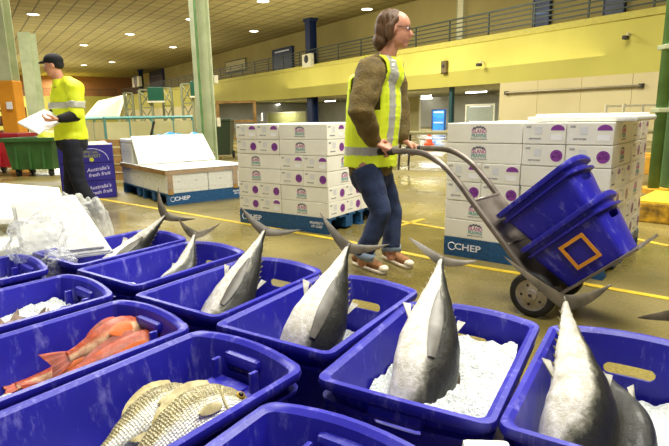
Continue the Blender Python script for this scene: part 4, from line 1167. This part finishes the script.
# ---- the walking man
KH = mat('khaki_jacket', '#77622c', .8, col2='#5a4a20', scale=14, bump=.4, bscale=60)
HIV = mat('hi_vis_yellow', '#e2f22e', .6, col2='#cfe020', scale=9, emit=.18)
REFL = mat('reflective_tape', '#cfcfc0', .35, .2)
DENIM = mat('blue_denim', '#27375a', .85, col2='#182440', scale=12, bump=.3, bscale=90)
HAIRB = mat('brown_hair', '#6b4a26', .6, col2='#40280f', scale=30, stretch=(6, 6, 1))
f = V(.90, -.44, 0); r_ = V(-.44, -.90, 0); l_ = -r_
pel = at(370, 163, 3.68); ch = at(375, 92, 3.66); nk = at(384, 60, 3.64); hd = at(396.5, 30.5, 3.62)
man = thing('person', 'walking man with glasses in a yellow hi-vis vest, khaki jacket and jeans, pushing the trolley', 'person', (pel.x, pel.y, 0))
O = V(pel.x, pel.y, 0)
def L_(p): return Vector(p)-O
pel, ch, nk, hd = map(L_, (pel, ch, nk, hd))
rs = L_(at(371, 72, 3.50)); re = L_(at(361, 112, 3.38)); rh = L_(TM @ SZ((-1.04, .75), .02)); rw = rh+V(-.085, .03, .05)
ls = L_(at(390, 68, 3.85)); le = L_(at(398, 110, 3.83)); hl = L_(TM @ SZ((-1.05, .745), WD)); lw = hl+V(-.08, .03, .05)
rhip = pel+r_*.09; lhip = pel+l_*.09
rk = L_(at(381, 213, 3.52)); ra = L_(gz(362, 262, .09))
lk = L_(at(392, 212, 3.74)); la = L_(gz(391, 256, .1))
b = MB()
P = head_into(b, hd, V(.97, -.22, -.05), V(.12, 0, 1), .247)
b.tube([nk-V(0, 0, .04), nk+(hd-nk)*.55], [.062, .056], 14, True)
b.tube([pel-V(0, 0, .02), pel.lerp(ch, .4), ch, nk-V(0, 0, .07)], [.1, .12, .145, .07], 16, True, .8)
b.tube([rs, rs.lerp(ls, .5)+V(0, 0, .02), ls], [.06, .08, .06], 12, True)
for (s, e, w) in ((rs, re, rw), (ls, le, lw)): b.tube([s, s.lerp(e, .5), e, e.lerp(w, .4), w], [.05, .047, .038, .036, .026], 12, True)
for (h, k, a) in ((rhip, rk, ra), (lhip, lk, la)): b.tube([h, h.lerp(k, .5), k, k.lerp(a, .35), a], [.082, .07, .052, .05, .036], 12, True)
m1 = remesh(b, .009, 2)
b = MB(); hand_into(b, rw, rh+V(.02, -.01, 0)-rw, V(-.2, -.6, .75), V(.6, -.6, .3), .19, (.8, 1.0, .7)); m2 = remesh(b, .0042, 2)
b = MB(); hand_into(b, lw, hl+V(.03, -.0, 0)-lw, V(.2, .3, .85), V(.6, -.6, .1), .19, (.8, 1.0, .7)); m3 = remesh(b, .0042, 2)
link('body', join([m1, m2, m3], 'body', SKIN), man)
# jeans
b = MB(); b.tube([pel+V(0, 0, .06), pel-V(0, 0, .08)], [.155, .15], 16, True, .82)
for (h, k, a) in ((rhip, rk, ra), (lhip, lk, la)): b.tube([h+V(0, 0, -.02), h.lerp(k, .5), k, k.lerp(a, .4), a+V(0, 0, .05)], [.105, .092, .075, .07, .066], 14, False)
jo = cloth('jeans', b, DENIM, man, .012, 3, .008)
for (k, a) in ((rk, ra), (lk, la)):
    d = (k-a).normalized(); MB().tube([a+d*.03, a+d*.085], [.071, .071], 16).build('turn_up', mat('pale_denim', '#8fa0b4', .8), jo, True)
# jacket (torso + sleeves)
def torso(mb, k=0):
    mb.tube([pel+V(0, 0, -.02), pel.lerp(ch, .35), pel.lerp(ch, .75), ch+V(0, 0, .04), nk-V(0, 0, .1)], [.165+k, .165+k, .17+k, .165+k, .12+k], 18, True, .86)
    mb.tube([rs, rs.lerp(ls, .5)+V(0, 0, .02), ls], [.085+k, .1+k, .085+k], 14, True)
b = MB(); torso(b)
for (s, e, w) in ((rs, re, rw), (ls, le, lw)): b.tube([s, s.lerp(e, .5), e, e.lerp(w, .5), e.lerp(w, .88)], [.102, .097, .088, .076, .058], 14, True)
b.tube([nk-V(0, 0, .07), nk+V(0, 0, .02)], [.095, .08], 14)
cloth('jacket', b, KH, man, .012, 4, .012)
b = MB(); torso(b, .012)
hem = pel.z-.02
def keepv(p):
    if p.z < hem+.0 or p.z > nk.z+.02: return False
    dr = (p-rs).dot(r_); 
    if p.z > ch.z-.12 and (p-(rs)).dot(r_) > -.03: return False
    if p.z > ch.z-.12 and (p-(ls)).dot(l_) > -.03: return False
    return True
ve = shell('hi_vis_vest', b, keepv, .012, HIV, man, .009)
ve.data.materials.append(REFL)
for q in ve.data.polygons:
    p = q.center; y = (p-pel.lerp(ch, min(1, max(0, (p.z-pel.z)/(ch.z-pel.z))))).dot(r_); x = (p-pel).dot(f)
    if abs(p.z-(pel.z+.09)) < .028 or (.035 < abs(y) < .085 and p.z > pel.z+.1): q.material_index = 1
# hair, glasses, shoes
b = MB(); hh = .235
R0 = [P(-.1, 0, .22)]
b.ell(P(-.17, 0, .2), (hh*.42, hh*.37, hh*.36), 18, 12)
b.ell(P(-.34, 0, -.02), (hh*.27, hh*.36, hh*.42), 16, 12)
b.ell(P(-.4, 0, -.28), (hh*.24, hh*.32, hh*.28), 16, 12)
for s in (-1, 1): b.tube([P(.0, s*.3, .24), P(-.13, s*.34, .05), P(-.16, s*.33, -.2)], [.02, .03, .025], 8, True)
me = remesh(b, .008, 2); me.materials.append(HAIRB)
for q in me.vertices: q.co += q.normal*noise.noise(V(q.co.x*60, q.co.y*60, q.co.z*9))*.008
bm = bmesh.new(); bm.from_mesh(me); bm.to_mesh(me); bm.free()
link('hair', me, man)
t2 = None
b = MB()
for s in (-1, 1):
    ring_ = [P(.36, s*.15+.085*math.cos(a), .04+.07*math.sin(a)) for a in [2*PI*k/16 for k in range(17)]]
    b.tube(ring_, .0014, 6); b.tube([P(.35, s*.235, .06), P(.0, s*.34, .06)], .0016, 6)
b.tube([P(.37, -.065, .05), P(.375, .065, .05)], .003, 6)
g = b.build('glasses', BLACKM, man)
b = MB()
for s in (-1, 1): b.poly([P(.36, s*.15+.08*math.cos(a), .04+.065*math.sin(a)) for a in [2*PI*k/16 for k in range(16)]])
b.build('lens', film_mat('spectacle_lens', .04, '#ffffff', .1), g)
for s in (-1, 1):
    e = MB().ell(P(.29, s*.13, .035), (.011,)*3, 10, 8).build('eye', WHITEINK, man, True); MB().ell(P(.325, s*.13, .035), (.0045,)*3, 8, 6).build('iris', BLACKM, e, True)
SUEDE = mat('brown_suede', '#98683a', .85, col2='#7b5029', scale=30); CREAMR = mat('cream_rubber', '#efe2c4', .6)
h1 = L_(gz(356, 264)); t1 = L_(gz(386, 274.5)); shoe(man, h1, t1, SUEDE, CREAMR, CREAMR, WHITEINK, .105)
h2 = L_(gz(386, 258)); t2_ = L_(gz(411, 269)); shoe(man, h2, t2_, SUEDE, CREAMR, CREAMR, WHITEINK, .1)

# ---- the worker at left
YW = 6.3
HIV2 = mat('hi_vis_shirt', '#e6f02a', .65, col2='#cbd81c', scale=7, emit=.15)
DKT = mat('dark_trousers', '#15192a', .85, col2='#0c0f1a', scale=8); BLKC = mat('black_cloth', '#121114', .85)
pel = at(72, 140, YW); ch = at(67, 98, YW); nk = at(60, 79, YW-.03); hd = at(53, 66, YW-.06)
man2 = thing('person', 'worker in black cap, yellow hi-vis shirt and dark trousers carrying a white sheet', 'person', (pel.x, pel.y, 0))
O = V(pel.x, pel.y, 0); pel, ch, nk, hd = map(L_, (pel, ch, nk, hd))
f = V(-.95, -.3, 0); r_ = V(-.3, .95, 0); l_ = -r_
ls = L_(at(76, 88, YW-.17)); le = L_(at(76, 116, YW-.25)); lw = L_(at(58, 119, YW-.42))
rs = L_(at(60, 87, YW+.15)); re = L_(at(56, 112, YW+.1)); rw = L_(at(44, 121, YW-.05))
rhip = pel+r_*.09; lhip = pel+l_*.09
rk = pel+V(-.1, .08, -.46); ra = V(-.16, .1, .08); lk = pel+V(.06, -.1, -.46); la = V(.2, -.1, .08)
b = MB(); P = head_into(b, hd, V(-.97, -.25, -.06), V(-.12, 0, 1), .24)
b.tube([nk-V(0, 0, .05), nk.lerp(hd, .6)], [.065, .06], 14, True)
b.tube([pel-V(0, 0, .08), pel, pel.lerp(ch, .4), ch, nk-V(0, 0, .07)], [.1, .13, .135, .15, .08], 16, False, .85)
b.tube([rs, ls], .06, 12, True)
for (s, e, w) in ((rs, re, rw), (ls, le, lw)): b.tube([s, e, w], [.052, .042, .03], 12, True)
for (h, k, a) in ((rhip, rk, ra), (lhip, lk, la)): b.tube([h, h.lerp(k, .5), k, k.lerp(a, .35), a], [.088, .075, .056, .054, .04], 12, True)
m1 = remesh(b, .010, 2)
b = MB(); hand_into(b, lw, V(-.9, -.3, -.1), V(.1, -.3, -.9), V(0, -1, .2), .19, (.5, .6, .5)); m2 = remesh(b, .0045, 2)
b = MB(); hand_into(b, rw, V(-.9, -.2, -.1), V(.1, .3, -.9), V(0, 1, .2), .19, (.5, .6, .5)); m3 = remesh(b, .0045, 2)
link('body', join([m1, m2, m3], 'body', SKIN), man2)
b = MB(); b.tube([pel+V(0, 0, .06), pel-V(0, 0, .06), pel-V(0, 0, .13)], [.17, .18, .14], 16, False, .92)
for (h, k, a) in ((rhip, rk, ra), (lhip, lk, la)): b.tube([h, h.lerp(k, .5), k, k.lerp(a, .4), a+V(0, 0, -.01)], [.115, .105, .088, .085, .085], 14, False)
cloth('trousers', b, DKT, man2, .014, 3, .01)
b = MB(); b.tube([pel+V(0, 0, .0), pel+V(0, 0, .05), pel.lerp(ch, .4), ch, nk-V(0, 0, .08)], [.19, .185, .178, .175, .11], 18, False, .88); b.tube([rs, rs.lerp(ls, .5)+V(0, 0, .03), ls], [.09, .1, .09], 14, True)
for (s, e) in ((rs, re), (ls, le)): b.tube([s, s.lerp(e, .6), s.lerp(e, .95)], [.092, .085, .078], 14, True)
b.tube([nk-V(0, 0, .08), nk-V(0, 0, .0)], [.1, .085], 12)
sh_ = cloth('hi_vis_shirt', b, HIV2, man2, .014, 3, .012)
zb = ch.z-.1
b3 = MB(); b3.tube([pel+V(0, 0, .03), pel.lerp(ch, .4), ch, nk-V(0, 0, .08)], [.175, .178, .175, .11], 18, True, .88)
for (s, e) in ((rs, re), (ls, le)): b3.tube([s, s.lerp(e, .6), s.lerp(e, .95)], [.092, .085, .078], 14, True)
shell('reflective_band', b3, lambda p: abs(p.z-zb-.02) < .035, .012, REFL, sh_, .014)
for (e, w, s) in ((re, rw, rs), (le, lw, ls)):
    b = MB(); b.tube([s.lerp(e, .9), e, e.lerp(w, .5), e.lerp(w, .9)], [.07, .068, .058, .045], 14, True)
    cloth('dark_sleeve', b, BLKC, man2, .012, 3, .006)
b = MB(); b.ell(P(-.06, 0, .26), (hh*.46, hh*.41, hh*.34), 18, 12)
b.tube([P(.2, -.2, .22), P(.5, -.12, .17), P(.56, 0, .16), P(.5, .12, .17), P(.2, .2, .22)], .02, 10, True, .5)
b.ell(P(-.2, 0, .05), (hh*.3, hh*.36, hh*.25), 16, 10)
me = remesh(b, .009, 3); me.materials.append(BLKC); link('cap', me, man2)
for s in (-1, 1):
    MB().ell(P(.31, s*.13, .035), (.011,)*3, 10, 8).build('eye', WHITEINK, man2, True)
BOOT = mat('black_boot', '#17120e', .5)
shoe(man2, ra+V(.06, .02, -.08), ra+V(-.2, -.04, -.08), BOOT, RUBBER, BOOT, BLKC, .14); shoe(man2, la+V(.06, .02, -.08), la+V(-.2, -.06, -.08), BOOT, RUBBER, BOOT, BLKC, .14)
a_ = [at(17, 122, YW-.35), at(44, 109, YW+.05), at(68, 117, YW-.2), at(38, 133, YW-.62)]
slab('foam_sheet', 'white foam sheet carried flat in the arms of the worker', a_, .025, None, 'sheet')

# ---- orange stand-in for a distant person, bin, cones and trestles near the recess
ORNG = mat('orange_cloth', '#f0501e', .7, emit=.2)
q = gz(224, 158)
t = thing('grey_bin', 'dark olive wheeled bin left of the centre stack by the orange stand-in', 'bin', (q.x, q.y, 0))
DKB = mat('dark_olive_bin', '#3c4a32', .5)
MB().loft([[V(x*s, y*s, z) for x, y in ((-1, -1), (1, -1), (1, 1), (-1, 1))] for s, z in ((.22, .1), (.29, 1.0))]).build('tub', DKB, t)
o = MB().box((0, 0, 1.04), (.62, .64, .08), .03).build('lid', DKB, t); MB().tube([(-.25, .32, 1.02), (.25, .32, 1.02)], .02, 8).build('handle', DKB, o)
for s in (-1, 1): MB().cyl((s*.24, .2, .1), .1, .05, 16, V(1, 0, 0)).build('wheel', RUBBER, t)
# brown rack in front of recess left
t = thing('timber_rack', 'brown timber rack standing right of the tall green column', 'rack', (q.x-.35, q.y+1.2, 0))
for x in (0, 1.1): MB().box((x, 0, .8), (.08, .08, 1.6)).build('post', CARD, t)
for z in (.5, 1.0, 1.56): MB().box((.55, 0, z), (1.1, .1, .07)).build('rail', CARD, t)
b = MB()  # orange lump standing in for a crouching person in orange
for k in range(5): b.ell((q.x+.42+random.uniform(-.04, .04), q.y+1.12, .62+.05*k), (.12, .1, .1))
me = remesh(b, .03, 2); me.materials.append(ORNG); tag(link('orange_stand_in', me), 'bright orange stand-in for a crouching person at the timber rack by the olive bin', 'stand-in')
# orange cone & trestles seen past the man
def trestle(px, py, Y, w, h, label, m):
    q = at(px, py, Y); t = thing('trestle_table', label, 'table', (q.x, Y, 0), -.5)
    MB().box((0, 0, h), (w, .7, .05), .01).build('table_top', m, t)
    for sx in (-1, 1):
        for sy in (-1, 1): MB().tube([(sx*w*.45, sy*.3, 0), (sx*w*.42, sy*.28, h-.02)], .025, 8).build('leg', DARKSTEEL, t)
    for sx in (-1, 1): MB().tube([(sx*w*.44, -.28, .3), (sx*w*.44, .28, .3)], .02, 8).build('stretcher', DARKSTEEL, t)
    return t
trestle(436, 150, 11, 1.6, .72, 'low steel trestle table behind the trolley handle, left of the right stack', mat('steel_top', '#9a946a', .4, .4))
trestle(640, 180, 8.2, 1.0, .78, 'steel trestle table between the right stack and the yellow plinth', mat('steel_top', '#9a946a', .4, .4))
q = at(429, 141, 19.5)
t = thing('traffic_cone', 'orange traffic cone on the floor in the recess left of the blue poster', 'cone', (q.x, 19.5, 0))
MB().lathe([(.14, .03), (.12, .04), (.05, .42), (.03, .43)], (0, 0, 0), (0, 0, 1)).build('cone_body', ORNG, t, True); MB().box((0, 0, .02), (.34, .34, .04), .01).build('base', ORNG, t)
MB().lathe([(.095, .2), (.08, .3)], (0, 0, 0), (0, 0, 1)).build('white_band', WHITEINK, t)
q = at(652, 168, 9.5)
t = thing('yellow_bollard', 'short yellow block beyond the trestle table by the green column', 'block', (q.x-.1, 9.2, 0))
MB().box((0, 0, .16), (.5, .4, .32), .02).build('block', YELLOWP, t); MB().box((0, 0, .34), (.4, .3, .04), .01).build('cap', YELLOWP, t)
q = at(628, 150, 10.5)
t = thing('pallet_cage', 'pale steel cage trolley behind the right stack', 'cage', (q.x, 10.8, 0))
for x in (0, .8):
    for y in (0, .7): MB().box((x, y, .62), (.04, .04, 1.24)).build('post', GREYBOX, t)
for z in (.2, .7, 1.2):
    MB().box((.4, 0, z), (.8, .03, .04)).build('rail', GREYBOX, t); MB().box((.4, .7, z), (.8, .03, .04)).build('rail', GREYBOX, t)
MB().box((.4, .35, .18), (.8, .7, .03)).build('deck', DARKSTEEL, t)

# ------------------------------------------------------------------ light
W = bpy.data.worlds.new('world'); bpy.context.scene.world = W; W.use_nodes = True
W.node_tree.nodes['Background'].inputs['Color'].default_value = (1, .96, .85, 1); W.node_tree.nodes['Background'].inputs['Strength'].default_value = .5
def area(loc, size, power, target=None, col=(1, .97, .88), sy=None):
    l = bpy.data.lights.new('hall_and_fill_light', 'AREA'); l.energy = power; l.size = size; l.color = col
    if sy: l.shape = 'RECTANGLE'; l.size_y = sy
    o = bpy.data.objects.new('hall_and_fill_light', l); COL.objects.link(o); o.location = loc
    if target is not None:
        d = Vector(target)-Vector(loc); o.rotation_euler = d.to_track_quat('-Z', 'Y').to_euler()
    return o
area((.4, .9, 5.2), 2.2, 265, (0, 2.0, 0))
area((3.5, 4.5, 7.4), 3, 800, (2, 5, 0))
area((-4, 8, 7.4), 3, 900, (-3, 8, 0))
area((5, 13, 7.6), 4, 1050, (6, 14, 0)); area((-9, 18, 7.6), 4, 1700, (-9, 18, 0)); area((-1, 24, 7.6), 4, 1700, (0, 26, 0)); area((-18, 34, 7.6), 5, 2600, (-18, 34, 0)); area((-28, 56, 7.6), 6, 3000, (-28, 56, 0))
for x in (-30, -18, -11, -4): 
    p = WM @ V(x, 6, FB+.1); area(p, 3, 520, p-V(0, 0, 1))
def ceiling_fill(loc, size, power):  # added upward fill that brightens the ceiling, no real fixture
    area(loc, size, power, Vector(loc)+V(0, 0.01, 5), (1, .95, .75))
ceiling_fill((-1, 34, 3.2), 14, 950); ceiling_fill((-20, 46, 3.2), 16, 1200); ceiling_fill((-36, 62, 3.2), 16, 1300); ceiling_fill((10, 26, 3.2), 10, 500)
p = WM @ V(XL-3, -8, 7.5); area(p, 3, 1200, p-V(0, 0, 1)); p = WM @ V(XL+8, -14, 7.5); area(p, 6, 3000, p-V(0, 0, 1))  # added fill lights to brighten the left balcony room and left wall
sc = bpy.context.scene
sc.view_settings.view_transform = 'Standard'; sc.view_settings.look = 'None'; sc.view_settings.exposure = 0; sc.view_settings.gamma = 1
sc.cycles.max_bounces = 8; sc.cycles.transparent_max_bounces = 16
